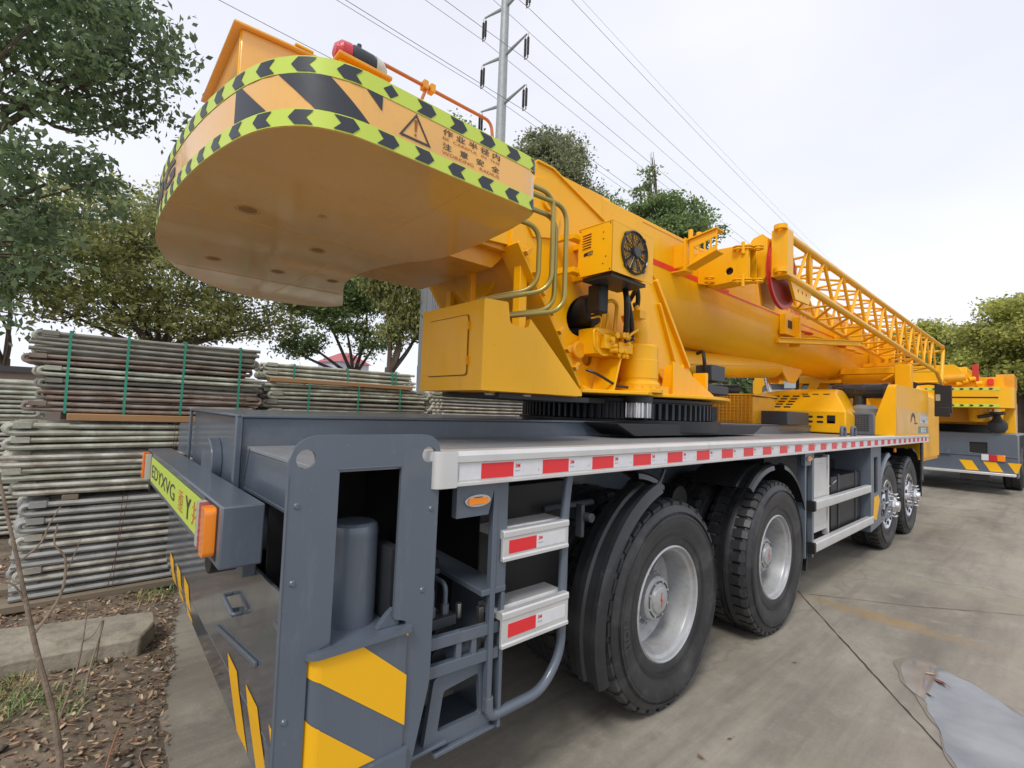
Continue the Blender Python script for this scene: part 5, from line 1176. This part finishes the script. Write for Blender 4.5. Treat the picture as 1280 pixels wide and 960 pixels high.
def bundle(x1, y0, y1, z0, z1, pitch, nd, mats, label, seed, straps=(), strap_m=STG, lean=.0, stagger=.04, r=.0125, knob=False, h=None, dx=.052, wires=()):
    rr = random.Random(seed); L_ = y1 - y0; h = h or pitch * .55; n = int(round((z1 - z0) / pitch))
    E_ = empty('scaffold_bundle', (x1 - nd * dx / 2, (y0 + y1) / 2, z0), label=label, category='pipe bundle', group='strapped bundles of scaffold tubes beside the truck')
    for i in range(n):
        off = rr.uniform(-stagger, stagger)
        for j in range(nd):
            m = mats[rr.randrange(len(mats))]; o = D.objects.new('scaffold_tube', loop_mesh(L_ + .0, h, r, m, rr.randrange(3), False)); COL.objects.link(o); o.parent = E_
            flip = (rr.random() < .25); zz = (i + .5) * pitch + (rr.uniform(-.002, .002) if j == 0 else 0)
            o.location = (nd * dx / 2 - .02 - j * dx + rr.uniform(-.008, .008), -L_ / 2 + off + rr.uniform(-.025, .025) + (L_ if flip else 0), zz); o.rotation_euler = (rr.uniform(-.007, .007), rr.uniform(-.10, .10) , pi if flip else rr.uniform(-.008, .008))
            if knob:
                pass
    if knob:
        b = MB()
        for i in range(n * 2):
            for j in range(nd):
                b2 = Vector((nd * dx / 2 - .02 - j * dx, -L_ / 2 + rr.uniform(-.03, .05), (i + .5) * pitch / 2)); 
                for q in range(3): b.lathe([(0, -.02), (.02, -.016), (.024, 0), (.02, .016), (0, .02)], b2 + Vector((0, q * .06, 0)), 'y', PW, 10)
        b.build('tube_coupler', E_)
    W = nd * dx / 2 + .02; H = n * pitch
    for s_ in straps:
        b = MB(); y = -L_ / 2 + s_; e = .004
        pts = [(W - .0, -.0), (W, H + .004), (-W, H + .004), (-W, -.004), (W, -.004)]
        for (a, c) in zip(pts[:-1], pts[1:]):
            a = Vector((a[0], y + rr.uniform(-.004, .004), a[1])); c = Vector((c[0], y + rr.uniform(-.004, .004), c[1])); d = (c - a) / 2
            b.obox((a + c) / 2, d, (0, .008, 0), Vector((0, 0, .0012)) if abs(d.z) < .01 else Vector((.0012, 0, 0)), strap_m)
        b.build('strap', E_)
    for s_ in wires:
        b = MB(); y = -L_ / 2 + s_
        for q in (0, .03): b.tube(spline([(W, y + q, H), (W + .006, y + q * .2 - .01, H * .5), (W, y - q - .02, .0)], 5), .0022, WIRE, 5)
        b.tube([(W, y, H), (-W, y, H)], .0022, WIRE, 5); b.build('binding_wire', E_)
    return E_
XF = -2.08
bundle(XF, -2.66, -1.02, .10, .76, .1111, 11, [PB, PB, PW, PB], 'lowest bundle of grey steel tubes on the ground nearest the camera, left', 1, wires=(.55,), stagger=.014, r=.0185, h=.060)
bundle(XF - .02, -2.76, -1.0, .80, 1.315, .104, 11, [PW, PG, PG, PW], 'bundle of clean pale greenish hooked tubes in the middle of the near stack', 2, wires=(.95,), stagger=.05, r=.0175, h=.050)
bundle(XF - .05, -2.64, -1.20, 1.385, 1.975, .084, 11, [PG, PD, PR, PD, PR, PW], 'rusty hooked tubes with four green straps, topmost bundle of the near stack', 3, straps=(.17, .50, .86, 1.27), stagger=.05, r=.0140, h=.042)
bundle(XF - .10, -1.12, .58, .10, .72, .12, 8, [PB, PW, PD], 'lowest bundle hidden behind the truck in the second stack', 4, stagger=.03, r=.014)
bundle(XF - .10, -1.12, .58, .76, 1.36, .12, 8, [PG, PW, PD], 'middle bundle hidden behind the truck in the second stack', 5, stagger=.03, r=.014)
bundle(XF - .12, -1.13, .57, 1.38, 1.70, .080, 10, [PG, PG, PW, PD], 'mixed pale tubes with three green straps above the truck frame, below a long timber', 6, straps=(.38, .88, 1.36), stagger=.05, r=.0155, h=.042)
bundle(XF - .42, -1.05, .62, 1.745, 1.90, .0775, 9, [PG, PG, PW], 'thin bundle of greenish tubes lying on the long timber behind the frame', 7, straps=(.25, .80, 1.33, 1.38), stagger=.03, r=.0155, h=.042)
bundle(XF - .10, .66, 2.3, .10, .72, .12, 8, [PB, PW, PD], 'lowest bundle of the third stack behind the turntable', 8, stagger=.03, r=.014)
bundle(XF - .10, .66, 2.3, .76, 1.34, .12, 8, [PG, PW, PD], 'middle bundle of the third stack behind the turntable', 9, stagger=.03, r=.014)
bundle(XF - .10, .64, 2.25, 1.38, 1.70, .080, 10, [PW, PG, PW, PB], 'pale tubes with knobbly couplers under the yellow cabinet', 10, stagger=.06, r=.015, h=.042, knob=True)
for i, (z0, z1) in enumerate(((.08, .78), (.82, 1.22), (1.25, 1.66))):
    bundle(-4.4, -4.4, -2.7, z0, z1, .10, 9, [PG, PG, PW], ('lowest', 'middle', 'topmost')[i] + ' white bundle of the far stack seen past the left edge of the near one', 20 + i, stagger=.01, r=.018, h=.05, straps=(.3, 1.3), strap_m=PW)
TB = mat('fresh_timber', (.42, .24, .11), .7, var=.2, vscale=3, stretch=(1, .1, 1), dirt=(.2, .11, .05), dirt_amt=.4, dscale=6)
TBG = mat('grey_timber', (.21, .17, .12), .85, var=.25, vscale=4, stretch=(1, .1, 1), bump=.4, bscale=30)
def timber(x0, x1, y0, y1, z0, z1, m, label, name='timber_beam', rot=0):
    b = MB(); b.box(-(x1 - x0) / 2, (x1 - x0) / 2, -(y1 - y0) / 2, (y1 - y0) / 2, 0, z1 - z0, m); o = b.build(name, None, .004, loc=((x0 + x1) / 2, (y0 + y1) / 2, z0), label=label, category='timber', group='timbers between the pipe bundles'); o.rotation_euler = (rot, 0, 0); return o
timber(XF - .10, XF - .01, -2.46, -1.3, 1.325, 1.375, TB, 'orange brown timber between the pale bundle and the rusty bundle', rot=-.012)
timber(XF - .50, XF - .41, -2.5, -1.1, 1.322, 1.380, TBG, 'second timber at the back of the near stack under the rusty bundle')
timber(XF - .22, XF - .10, -1.10, .38, 1.702, 1.742, TB, 'long fresh orange timber on the strapped bundle above the truck frame', rot=-.004)
timber(XF - .50, XF - .41, -1.0, .5, 1.703, 1.740, TBG, 'grey timber at the back under the thin greenish bundle')
timber(XF - .15, XF + .05, -2.80, -.95, .045, .095, TBG, 'grey bottom plank under the lowest near bundle')
timber(XF - .55, XF - .38, -2.80, -.95, .045, .095, TBG, 'rear bottom plank under the lowest near bundle')
for (y, lab) in ((-2.45, 'short dark spacer block at the left end between the two lower near bundles'), (-1.3, 'short dark spacer block at the right end between the two lower near bundles')):
    timber(XF - .58, XF - .02, y, y + .09, .762, .80, TBG, lab, 'spacer_block')

# ================================================================== wall, buildings
WM = mat('brown_rendered_wall', (.26, .21, .17), .9, var=.2, vscale=1.2, dirt=(.12, .10, .09), dirt_amt=.5, dscale=.8)
CAPM = mat('dark_wall_cap', (.06, .06, .065), .7)
w_ = empty('yard_wall', (-9.5, 2, 0), label='low brown rendered wall with a dark coping behind the pipe stacks', category='wall')
MB().box(-.12, .12, -14, 14, 0, 1.86, WM).build('wall_panel', w_); MB().box(-.20, .20, -14, 14, 1.86, 1.96, CAPM).build('coping', w_)
def house(name, x, y, w, d, h, rh, wm, rm, label, rz=0):
    e = empty(name, (x, y, 0), None, rz, label=label, category='building')
    b = MB(); b.box(-w / 2, w / 2, -d / 2, d / 2, 0, h, wm); b.build('wall', e)
    b = MB(); o = .4; b.add([(-w / 2 - o, -d / 2 - o, h), (w / 2 + o, -d / 2 - o, h), (w / 2 + o, d / 2 + o, h), (-w / 2 - o, d / 2 + o, h), (-w / 4, 0, h + rh), (w / 4, 0, h + rh)], [(0, 1, 5, 4), (2, 3, 4, 5), (1, 2, 5), (3, 0, 4), (0, 3, 2, 1)], rm); r = b.build('roof', e)
    for k in range(3): x_ = -w / 2 + w * (k + .5) / 3; b = MB(); b.box(x_ - .5, x_ + .5, -d / 2 - .03, -d / 2 + .02, h * .35, h * .7, GLASS); b.build('window', e); 
    for k in range(3): y_ = -d / 2 + d * (k + .5) / 3; b = MB(); b.box(w / 2 - .02, w / 2 + .03, y_ - .5, y_ + .5, h * .35, h * .7, GLASS); b.build('window', e)
    return e
house('house', -85.2, 33.8, 5.5, 7, 8.9, 2.0, mat('pale_blue_wall', (.45, .48, .55), .8), mat('pink_red_roof', (.42, .12, .13), .7, var=.15, vscale=8), 'distant house with a pinkish red hipped roof seen between the trees', radians(20))
house('shed', -59.4, 30.1, 2.4, 3, 5.6, .7, mat('pale_green_wall', (.33, .45, .42), .8), mat('grey_green_roof', (.2, .23, .22), .8), 'small pale green shed with a grey roof left of the tree trunks', radians(35))
gm = mat('grey_corrugated_sheet', (.27, .28, .30), .6, metal=.2, var=.05)
e_ = empty('corrugated_shed', (-7.6, 4.92, 0), None, radians(0), label='tall grey corrugated metal shed behind the cabinet and counterweight', category='shed')
pts = []
for k in range(60): pts += [(k * .05, 0), (k * .05 + .018, .0), (k * .05 + .025, .02), (k * .05 + .043, .02)]
b = MB(); b.prism(pts + [(3.0, .2), (0, .2)], 'z', 0, 4.7, gm); b.v = [(y, x - 1.0, z) for x, y, z in b.v]; b.v = [(-x, y, z) for x, y, z in b.v]; b.build('wall', e_)
b = MB(); b.box(-.60, .1, -1.02, 2.1, 4.7, 4.78, CAPM); b.box(-.55, -.25, -.98, 1.98, 0, 4.69, gm); b.build('roof', e_)

# ================================================================== trees
def leafmat(name, base, var=.45, trans=.55):
    m = D.materials.new(name); m.use_nodes = True; nt = m.node_tree; N = nt.nodes; L = nt.links; b = N['Principled BSDF']; b.inputs['Roughness'].default_value = .5
    g = N.new('ShaderNodeNewGeometry'); r = N.new('ShaderNodeValToRGB'); L.new(g.outputs['Random Per Island'], r.inputs['Fac'])
    r.color_ramp.elements[0].color = (base[0] * (1 - var), base[1] * (1 - var), base[2] * (1 - var), 1); r.color_ramp.elements[1].color = (base[0] * (1 + var) * 1.15, base[1] * (1 + var), base[2] * (1 + var * .5), 1)
    tc = N.new('ShaderNodeTexCoord'); n = N.new('ShaderNodeTexNoise'); n.inputs['Scale'].default_value = .9; L.new(tc.outputs['Object'], n.inputs['Vector'])
    mr = N.new('ShaderNodeMapRange'); mr.inputs['From Min'].default_value = .35; mr.inputs['From Max'].default_value = .65; mr.inputs['To Min'].default_value = .75; mr.inputs['To Max'].default_value = 1.3; L.new(n.outputs['Fac'], mr.inputs['Value'])
    h = N.new('ShaderNodeHueSaturation'); L.new(mr.outputs[0], h.inputs['Value']); L.new(r.outputs['Color'], h.inputs['Color']); L.new(h.outputs[0], b.inputs['Base Color'])
    t = N.new('ShaderNodeBsdfTranslucent'); L.new(h.outputs[0], t.inputs['Color']); mx = N.new('ShaderNodeMixShader'); mx.inputs[0].default_value = trans
    L.new(b.outputs[0], mx.inputs[1]); L.new(t.outputs[0], mx.inputs[2]); L.new(mx.outputs[0], N['Material Output'].inputs['Surface']); return m
BARK = mat('tree_bark', (.12, .09, .07), .9, var=.3, vscale=6, bump=.8, bscale=18, stretch=(1, 1, .3))
def tree(loc, trunk_h, lobes, nleaf, ls, lm, label, seed, tr=.16, group='trees round the yard', name='broadleaf_tree', lean=(0, 0), droop=.35, clump=.32):
    """lobes: (x, y, z, rx, rz) relative to loc"""
    rs = np.random.RandomState(seed); rr = random.Random(seed)
    e = empty(name, loc, None, 0, label=label, category='tree', group=group)
    tb = MB(); top = Vector((lean[0], lean[1], trunk_h)); tp = spline([(0, 0, -.1), (lean[0] * .4 + .05, lean[1] * .4, trunk_h * .5), tuple(top)], 6); tb.tube(tp, [tr * (1 - .35 * k / (len(tp) - 1)) for k in range(len(tp))], BARK, 12); tb.build('trunk', e)
    bb = MB(); W = np.array([l[3] ** 2 * l[4] for l in lobes]); W = W / W.sum(); sub = []
    for l in lobes:
        c = Vector(l[:3]); mid = top.lerp(c, .55) + Vector((rr.uniform(-.2, .2), rr.uniform(-.2, .2), -.1)); p = spline([tuple(top * .92), tuple(mid), tuple(c)], 5); bb.tube(p, [tr * .42 * (1 - .75 * k / (len(p) - 1)) for k in range(len(p))], BARK, 7)
        for q in range(7):
            d = Vector(rs.normal(size=3)).normalized(); e2 = c + Vector((d.x * l[3], d.y * l[3], d.z * l[4])) * .8; bb.tube(spline([tuple(mid.lerp(c, .6)), tuple(mid.lerp(e2, .6)), tuple(e2)], 3), [tr * .13, tr * .11, tr * .09, tr * .08, tr * .06, tr * .04, tr * .03], BARK, 5)
    bb.build('branches', e)
    # leaf clumps spread through each lobe, leaves inside each clump
    ncl = max(20, nleaf // 34); li = rs.choice(len(lobes), size=ncl, p=W); Lb = np.array(lobes)[li]
    d = rs.normal(size=(ncl, 3)); d /= np.linalg.norm(d, axis=1)[:, None]; rad = rs.uniform(.35, 1.05, ncl) ** .6
    cc = Lb[:, :3] + d * rad[:, None] * Lb[:, [3, 3, 4]]
    k = rs.randint(0, ncl, nleaf); cs = clump * rs.uniform(.5, 1.3, ncl)[k]
    P = cc[k] + rs.normal(size=(nleaf, 3)) * cs[:, None] * np.array([1, 1, .55])
    a = rs.uniform(0, 2 * pi, nleaf); el = -droop + rs.normal(size=nleaf) * .55; U = np.stack([np.cos(a) * np.cos(el), np.sin(a) * np.cos(el), np.sin(el)], 1)
    V = np.cross(U, rs.normal(size=(nleaf, 3))); V /= np.linalg.norm(V, axis=1)[:, None]; Nn = np.cross(U, V)
    s = ls * rs.uniform(.45, 1.4, nleaf)[:, None]
    verts = np.stack([P - U * s * .5, P + V * s * .27 + Nn * s * .05, P + U * s * .5 - Nn * s * .08, P - V * s * .27 + Nn * s * .05], 1).reshape(-1, 3)
    me = D.meshes.new('crown'); me.vertices.add(len(verts)); me.vertices.foreach_set('co', verts.ravel()); me.loops.add(nleaf * 4); me.loops.foreach_set('vertex_index', np.arange(nleaf * 4)); me.polygons.add(nleaf)
    me.polygons.foreach_set('loop_start', np.arange(nleaf) * 4); me.polygons.foreach_set('loop_total', np.full(nleaf, 4)); me.materials.append(lm); me.update(calc_edges=True)
    o = D.objects.new('crown', me); COL.objects.link(o); o.parent = e; return e
LF1 = leafmat('dark_camphor_leaf', (.165, .25, .14)); LF2 = leafmat('camphor_leaf', (.30, .35, .15)); LF3 = leafmat('mid_green_leaf', (.20, .30, .13)); LF4 = leafmat('grey_green_leaf', (.25, .30, .19)); LF5 = leafmat('yellow_green_leaf', (.40, .46, .15)); LF6 = leafmat('light_drooping_leaf', (.30, .35, .15))
# near tree at the upper left: trunk off frame, branches overhang
tree((-4.7, -4.6, 0), 2.6, [(0.34, 1.7, 5.47, 1.15, 0.8), (0.32, 2.29, 5.5, 0.60, 0.5), (0.32, 1.98, 4.95, 0.95, 0.33), (0.34, 1.61, 4.13, 0.80, 0.5), (0.33, 1.80, 3.70, 0.68, 0.42), (0.34, 1.62, 3.05, 0.55, 0.38), (0.34, 1.50, 2.36, 0.38, 0.2), (.2, 1.2, 6.2, 1.4, .6)], 19000, .085, LF1, 'near overhanging dark tree filling the upper left corner', 31, tr=.15, clump=.13, droop=.6)
tree((-11.3, -1.1, 0), 2.7, [(-0.07, -0.86, 5.25, 1.75, .90), (0.04, 0.56, 5.45, 1.7, .95), (-0.08, -1.53, 4.23, 1.35, 0.75), (-0.03, -0.08, 4.40, 2.1, 0.8), (0.26, 1.75, 4.07, 1.3, 0.7), (-0.08, -1.02, 3.50, 1.5, 0.36), (0.07, 0.76, 3.52, 1.4, 0.42), (0.42, 2.4, 3.53, 0.6, 0.38), (-.1, -1.9, 3.35, .9, .3), (0, .1, 3.15, 1.6, .28), (.2, 1.5, 3.3, .9, .3)], 38000, .105, LF2, 'broad olive green camphor tree behind the near pipe stack', 32, tr=.17, clump=.20)
tree((-11.9, -3.6, 0), 2.2, [(1.57, 0.05, 3.89, 0.55, 0.55), (1.61, -0.47, 4.22, 1.1, 1.1), (1.58, -0.1, 3.13, 0.38, 0.3)], 7000, .10, LF3, 'small dark tree at the left edge above the brown wall', 33, tr=.12, clump=.17)
tree((-11.2, 3.6, 0), 2.5, [(0.12, -1.26, 4.49, .95, 0.66), (0.58, -0.08, 4.87, .95, 0.75), (0.03, -1.52, 3.23, 0.6, 0.42), (0.39, -0.54, 3.89, 0.7, 0.38), (0.62, -0.0, 3.14, 0.32, 0.26), (.1, -1.9, 3.0, .4, .25), (.5, .5, 3.5, .6, .4)], 20000, .10, LF3, 'dark green tree hanging over the red roofed house', 34, tr=.14, clump=.17)
tree((-8.9, 3.55, 0), 2.5, [(0.11, 0.27, 4.31, 0.55, 0.6), (0.03, 0.12, 3.55, 0.42, 0.42), (0.32, 0.65, 3.81, 0.36, 0.6), (-0.14, -0.2, 4.79, 0.6, 0.5)], 11000, .10, LF6, 'light green drooping tree with a grey trunk left of the yellow cabinet', 35, tr=.17, clump=.15, droop=1.0)
tree((-8.7, 4.35, 0), 2.6, [(.1, .4, 3.9, .7, .6), (0, .9, 4.5, .8, .6)], 6000, .12, LF6, 'tree trunk and foliage half hidden by the yellow cabinet', 36, tr=.13, clump=.2, droop=1.0)
tree((-14.5, 14.6, 0), 7.0, [(0.27, 0.09, 14.6, 1.55, .95), (-0.42, -0.62, 14.1, 1.2, 1.1), (0.87, 0.67, 13.9, 1.1, 1.1), (0.31, 0.13, 13.19, 1.7, 1.1), (1.81, 1.48, 12.54, 0.55, 0.45), (.2, .2, 11.6, 1.9, 1.0), (-.3, -.2, 10.0, 1.8, .9)], 36000, .16, LF4, 'tall grey green round crowned tree above the counterweight', 37, tr=.3, clump=.26)
tree((-17.6, 11.2, 0), 8, [(.1, -.2, 15.3, 1.0, .8), (.4, .6, 14.6, 1.0, .7), (-.3, -.8, 14.4, 1.0, .6), (0, 0, 13.0, 1.9, 1.0), (.3, .2, 11.3, 1.9, 1.0)], 16000, .20, LF3, 'tree top just showing over the counterweight rail', 38, tr=.3, clump=.3)
tree((-12.4, 16.6, 0), 7, [(0, .1, 11.7, 1.0, .9), (.6, .9, 11.0, .9, .7), (0, 0, 10.2, 1.4, .9), (.1, .1, 8.6, 1.5, .8)], 12000, .18, LF3, 'small crowned tree between the tall round one and the boom', 39, tr=.25, clump=.3)
tree((-7.9, 14.7, 0), 5.5, [(-0.39, -0.33, 11.4, 0.28, 0.45), (-0.69, -0.53, 10.6, 0.4, 0.3), (-0.32, -0.29, 12.0, 0.17, 0.3), (-0.02, -0.1, 9.8, 1.0, 0.55), (0.77, 0.37, 9.46, 0.82, 0.62), (-0.8, -0.61, 9.61, 0.65, 0.5), (1.43, 0.72, 8.9, 0.75, 0.5), (-0.43, -0.36, 10.91, 0.26, 0.4), (.3, .2, 8.6, 1.6, .7), (0, 0, 7.2, 1.7, .8)], 30000, .14, LF3, 'bushy green tree with a thin leader shooting up behind the boom', 40, tr=.22, clump=.19)
for i, (x, y, z) in enumerate(((-6.4, 11.8, 3.3), (-5.3, 13.6, 3.5), (-3.8, 15.4, 3.6), (-2.2, 17.2, 3.6))):
    tree((x, y, 0), 1.6, [(0, 0, z, 1.2, .8), (.5, .5, z - .9, 1.2, .8), (-.4, -.3, z - 1.4, 1.1, .7)], 8000, .16, [LF3, LF1][i % 2], ['shrubby tree behind the lift cylinder foot', 'dark shrubby tree behind the middle of the lift cylinder', 'shrubby tree behind the boom and driver cab gap', 'dark shrubby tree just left of the second crane'][i], 50 + i, tr=.12, clump=.3)
tree((-1.4, 28.5, 0), 3.5, [(-1.2, -.3, 5.6, .9, .5), (-.2, .0, 6.0, 1.0, .5), (1.1, .5, 5.7, .9, .5), (-.9, -.2, 4.7, 1.4, .6), (.7, .3, 4.8, 1.4, .5), (-.1, 0, 3.8, 1.9, .6), (.3, .2, 3.0, 1.5, .4)], 34000, .17, LF5, 'wide yellow green tree right above the jib tip', 41, tr=.25, clump=.27)
tree((1.6, 26.6, 0), 3.4, [(-.1, .1, 6.5, 1.1, .5), (.9, -.2, 6.0, 1.1, .5), (-1.1, .3, 5.6, 1.0, .5), (.1, .0, 5.2, 1.6, .6), (1.2, -.2, 4.6, 1.1, .5), (-1.0, .2, 4.4, 1.2, .5), (0, 0, 3.6, 1.7, .6)], 36000, .16, LF5, 'tallest yellow green tree over the second crane', 42, tr=.28, clump=.26)
tree((4.4, 25.2, 0), 2.8, [(-.6, 0, 4.6, 1.7, 1.0), (.2, .2, 3.6, 2.0, 1.0), (-.9, .1, 2.9, 1.4, .8), (1.5, 0, 4.0, 1.6, 1.0)], 28000, .16, LF3, 'dark green tree at the right edge behind the second crane', 43, tr=.25, clump=.27)
tree((-4.2, 33.5, 0), 3.5, [(0, 0, 5.4, 1.9, .8), (1.3, .8, 4.9, 1.6, .8), (-.5, -.3, 4.2, 2.4, 1.0)], 12000, .28, LF3, 'distant green tree seen through the jib lattice', 44, tr=.25, clump=.32)

# ================================================================== pole with cross arms and wires
PM = mat('galvanised_pole', (.34, .36, .36), .55, metal=.3, var=.1); INS = mat('dark_insulator', (.045, .03, .03), .35)
PX_, PY_ = -28.4, 22.8
pl = empty('transmission_pole', (PX_, PY_, 0), label='tall grey steel power pole with cross arms and hanging insulators', category='power pole')
MB().tube([(0, 0, 0), (0, 0, 44)], [.58, .30], PM, 20).build('pole_shaft', pl)
dv = Vector((1.0, .06, 0)).normalized()     # direction of the arms
ends = []
for (zc_, zl, zr_) in ((27.0 + 0.3, 26.6, 27.3 + .1), (31.6, 32.4 - .8, 32.6), (36.0, 35.9, 37.2), (40.5, 40.6, 41.6)):
    for s_, zt in ((-1, zl), (1, zr_)):
        L_ = 2.75 if s_ > 0 else 2.65; tip = dv * L_ * s_ + Vector((0, 0, zc_ + .55)); base = Vector((0, 0, zc_))
        b = MB(); b.tube([base, tip], [.16, .07], PM, 8); b.build('cross_arm', pl)
        b = MB(); w2 = Vector((dv.y, -dv.x, 0)) * .0
        for q in (-.16, .16):
            top = tip + dv * q * 1.0; b.tube([top, top - Vector((0, 0, .3))], .03, PM, 6)
            for k in range(14): b.lathe([(.05, 0), (.105, .02), (.105, .06), (.05, .085)], top - Vector((0, 0, .38 + k * .105 + .08)), 'z', INS, 10)
            b.tube([top - Vector((0, 0, .3)), top - Vector((0, 0, 2.1))], .05, INS, 6)
        b.tube([tip - dv * .2 - Vector((0, 0, 2.1)), tip + dv * .2 - Vector((0, 0, 2.1))], .04, PM, 6); b.build('insulator', pl)
        ends.append(Vector((PX_, PY_, 0)) + tip - Vector((0, 0, 2.15)))
WIRM = mat('power_line', (.10, .10, .11), .5)
ld_ = Vector((dv.y, -dv.x, 0)) * -1    # line direction across the arms
ld_ = Vector((-.52, .86, 0)); ld_ = Vector((-dv.y, dv.x, 0))
ends.append(Vector((PX_, PY_, 44.0)))
labs = ['lowest left', 'lowest right', 'second left', 'second right', 'third left', 'third right', 'upper left', 'upper right', 'top earth']
for i, p in enumerate(ends):
    b = MB(); pts = []
    for k in range(-30, 31):
        t = k / 30; sag = 7.0 * (t * t - abs(t)) * 1.0; pts.append(p + WD * (150 * t) + Vector((0, 0, sag))) if False else pts.append((p, t))
    P = []
    for (q, t) in pts: P.append(q + Vector((-.06, 1, 0)) * (170 * t) + Vector((0, 0, 7.0 * (t * t - abs(t)))))
    b.tube(P, .019 if i < 8 else .012, WIRM, 5)
    b.build('power_line', None, label=labs[i] + ' wire strung along the line of the steel power pole', category='wire', group='overhead wires')

# ---- scrap heap and blue container by the right edge
b = MB(); b.box(3.1, 5.4, 21.0, 24.5, 1.2, 2.9, mat('blue_paint', (.03, .13, .32), .5, var=.1)); b.build('container', None, .03, label='blue container body partly seen past the second crane at the right edge', category='container')
b = MB(); rr = random.Random(4)
b.box(3.2, 5.3, 21.1, 24.4, .0, 1.2, DARK); b.build('container_stand', None, .02, label='dark stand carrying the blue container', category='stand')
for k in range(4):
    e_ = empty('pipe_stack', (2.75 + .0, 17.4, .12 + k * .36), label=['lowest', 'second', 'third', 'top'][k] + ' layer of short pale pipes heaped right of the second crane', category='pipes', group='pipe layers by the second crane')
    for j in range(6): MB().cyl((0 + j * .11, -.7, .06), (j * .11 + .03, .9, .06), .05, [PW, PD, TB, PW][k], 8).build('pipe', e_)

# ================================================================== sky, sun, camera
w = D.worlds.new('World'); S.world = w; w.use_nodes = True; nt = w.node_tree; N = nt.nodes; L = nt.links; bg = N['Background']
sky = N.new('ShaderNodeTexSky'); sky.sky_type = 'NISHITA'; sky.sun_disc = False; SE_, SR_ = radians(52), radians(150); sky.sun_elevation = SE_; sky.sun_rotation = SR_; sky.dust_density = 3
sc_ = N.new('ShaderNodeVectorMath'); sc_.operation = 'SCALE'; sc_.inputs['Scale'].default_value = .10; L.new(sky.outputs[0], sc_.inputs[0])
tc = N.new('ShaderNodeTexCoord'); mp = N.new('ShaderNodeMapping'); mp.inputs['Scale'].default_value = (1, 1, 2.6); L.new(tc.outputs['Generated'], mp.inputs['Vector'])
nz = N.new('ShaderNodeTexNoise'); nz.inputs['Scale'].default_value = 1.3; nz.inputs['Detail'].default_value = 4; nz.inputs['Roughness'].default_value = .45; L.new(mp.outputs[0], nz.inputs['Vector'])
cr = N.new('ShaderNodeValToRGB'); cr.color_ramp.elements[0].position = .35; cr.color_ramp.elements[0].color = (.69, .715, .80, 1); cr.color_ramp.elements[1].position = .68; cr.color_ramp.elements[1].color = (.83, .84, .90, 1); L.new(nz.outputs['Fac'], cr.inputs['Fac'])
# brighter towards the horizon
sx = N.new('ShaderNodeSeparateXYZ'); L.new(tc.outputs['Generated'], sx.inputs[0]); mr = N.new('ShaderNodeMapRange'); mr.inputs['From Min'].default_value = 0; mr.inputs['From Max'].default_value = .75; mr.inputs['To Min'].default_value = 1.06; mr.inputs['To Max'].default_value = .90; L.new(sx.outputs['Z'], mr.inputs['Value'])
sc2 = N.new('ShaderNodeVectorMath'); sc2.operation = 'SCALE'; L.new(cr.outputs['Color'], sc2.inputs[0]); L.new(mr.outputs[0], sc2.inputs['Scale'])
mx = N.new('ShaderNodeMix'); mx.data_type = 'RGBA'; mx.inputs['Factor'].default_value = .93; L.new(sc_.outputs[0], mx.inputs['A']); L.new(sc2.outputs[0], mx.inputs['B'])
L.new(mx.outputs['Result'], bg.inputs['Color']); bg.inputs['Strength'].default_value = 1.0
su = D.lights.new('sun', 'SUN'); su.energy = 1.4; su.angle = radians(14); su.color = (1, .96, .90); so = D.objects.new('sun', su); COL.objects.link(so)
sd_ = Vector((sin(SR_) * cos(SE_), cos(SR_) * cos(SE_), sin(SE_))); so.rotation_euler = (-sd_).to_track_quat('-Z', 'Y').to_euler()
S.view_settings.view_transform = 'Standard'; S.view_settings.look = 'None'; S.view_settings.exposure = 0.4; S.view_settings.gamma = 1
cam = D.cameras.new('camera'); co = D.objects.new('camera', cam); COL.objects.link(co); S.camera = co
yaw, pit, rol = radians(48.3901), radians(3.0358), radians(2.096)
fw = Vector((-sin(yaw) * cos(pit), cos(yaw) * cos(pit), sin(pit))); r0 = fw.cross(Vector((0, 0, 1))).normalized(); u0 = r0.cross(fw)
r2 = cos(rol) * r0 + sin(rol) * u0; u2 = -sin(rol) * r0 + cos(rol) * u0
M_ = Matrix((r2, u2, -fw)).transposed().to_4x4(); M_.translation = (2.62, -2.399, 1.524); co.matrix_world = M_
cam.sensor_fit = 'HORIZONTAL'; cam.sensor_width = 36; cam.lens = 36 * 606.43 / 1280; cam.clip_start = .05; cam.clip_end = 2000
S.cycles.max_bounces = 6; S.cycles.transparent_max_bounces = 6; S.cycles.use_denoising = True
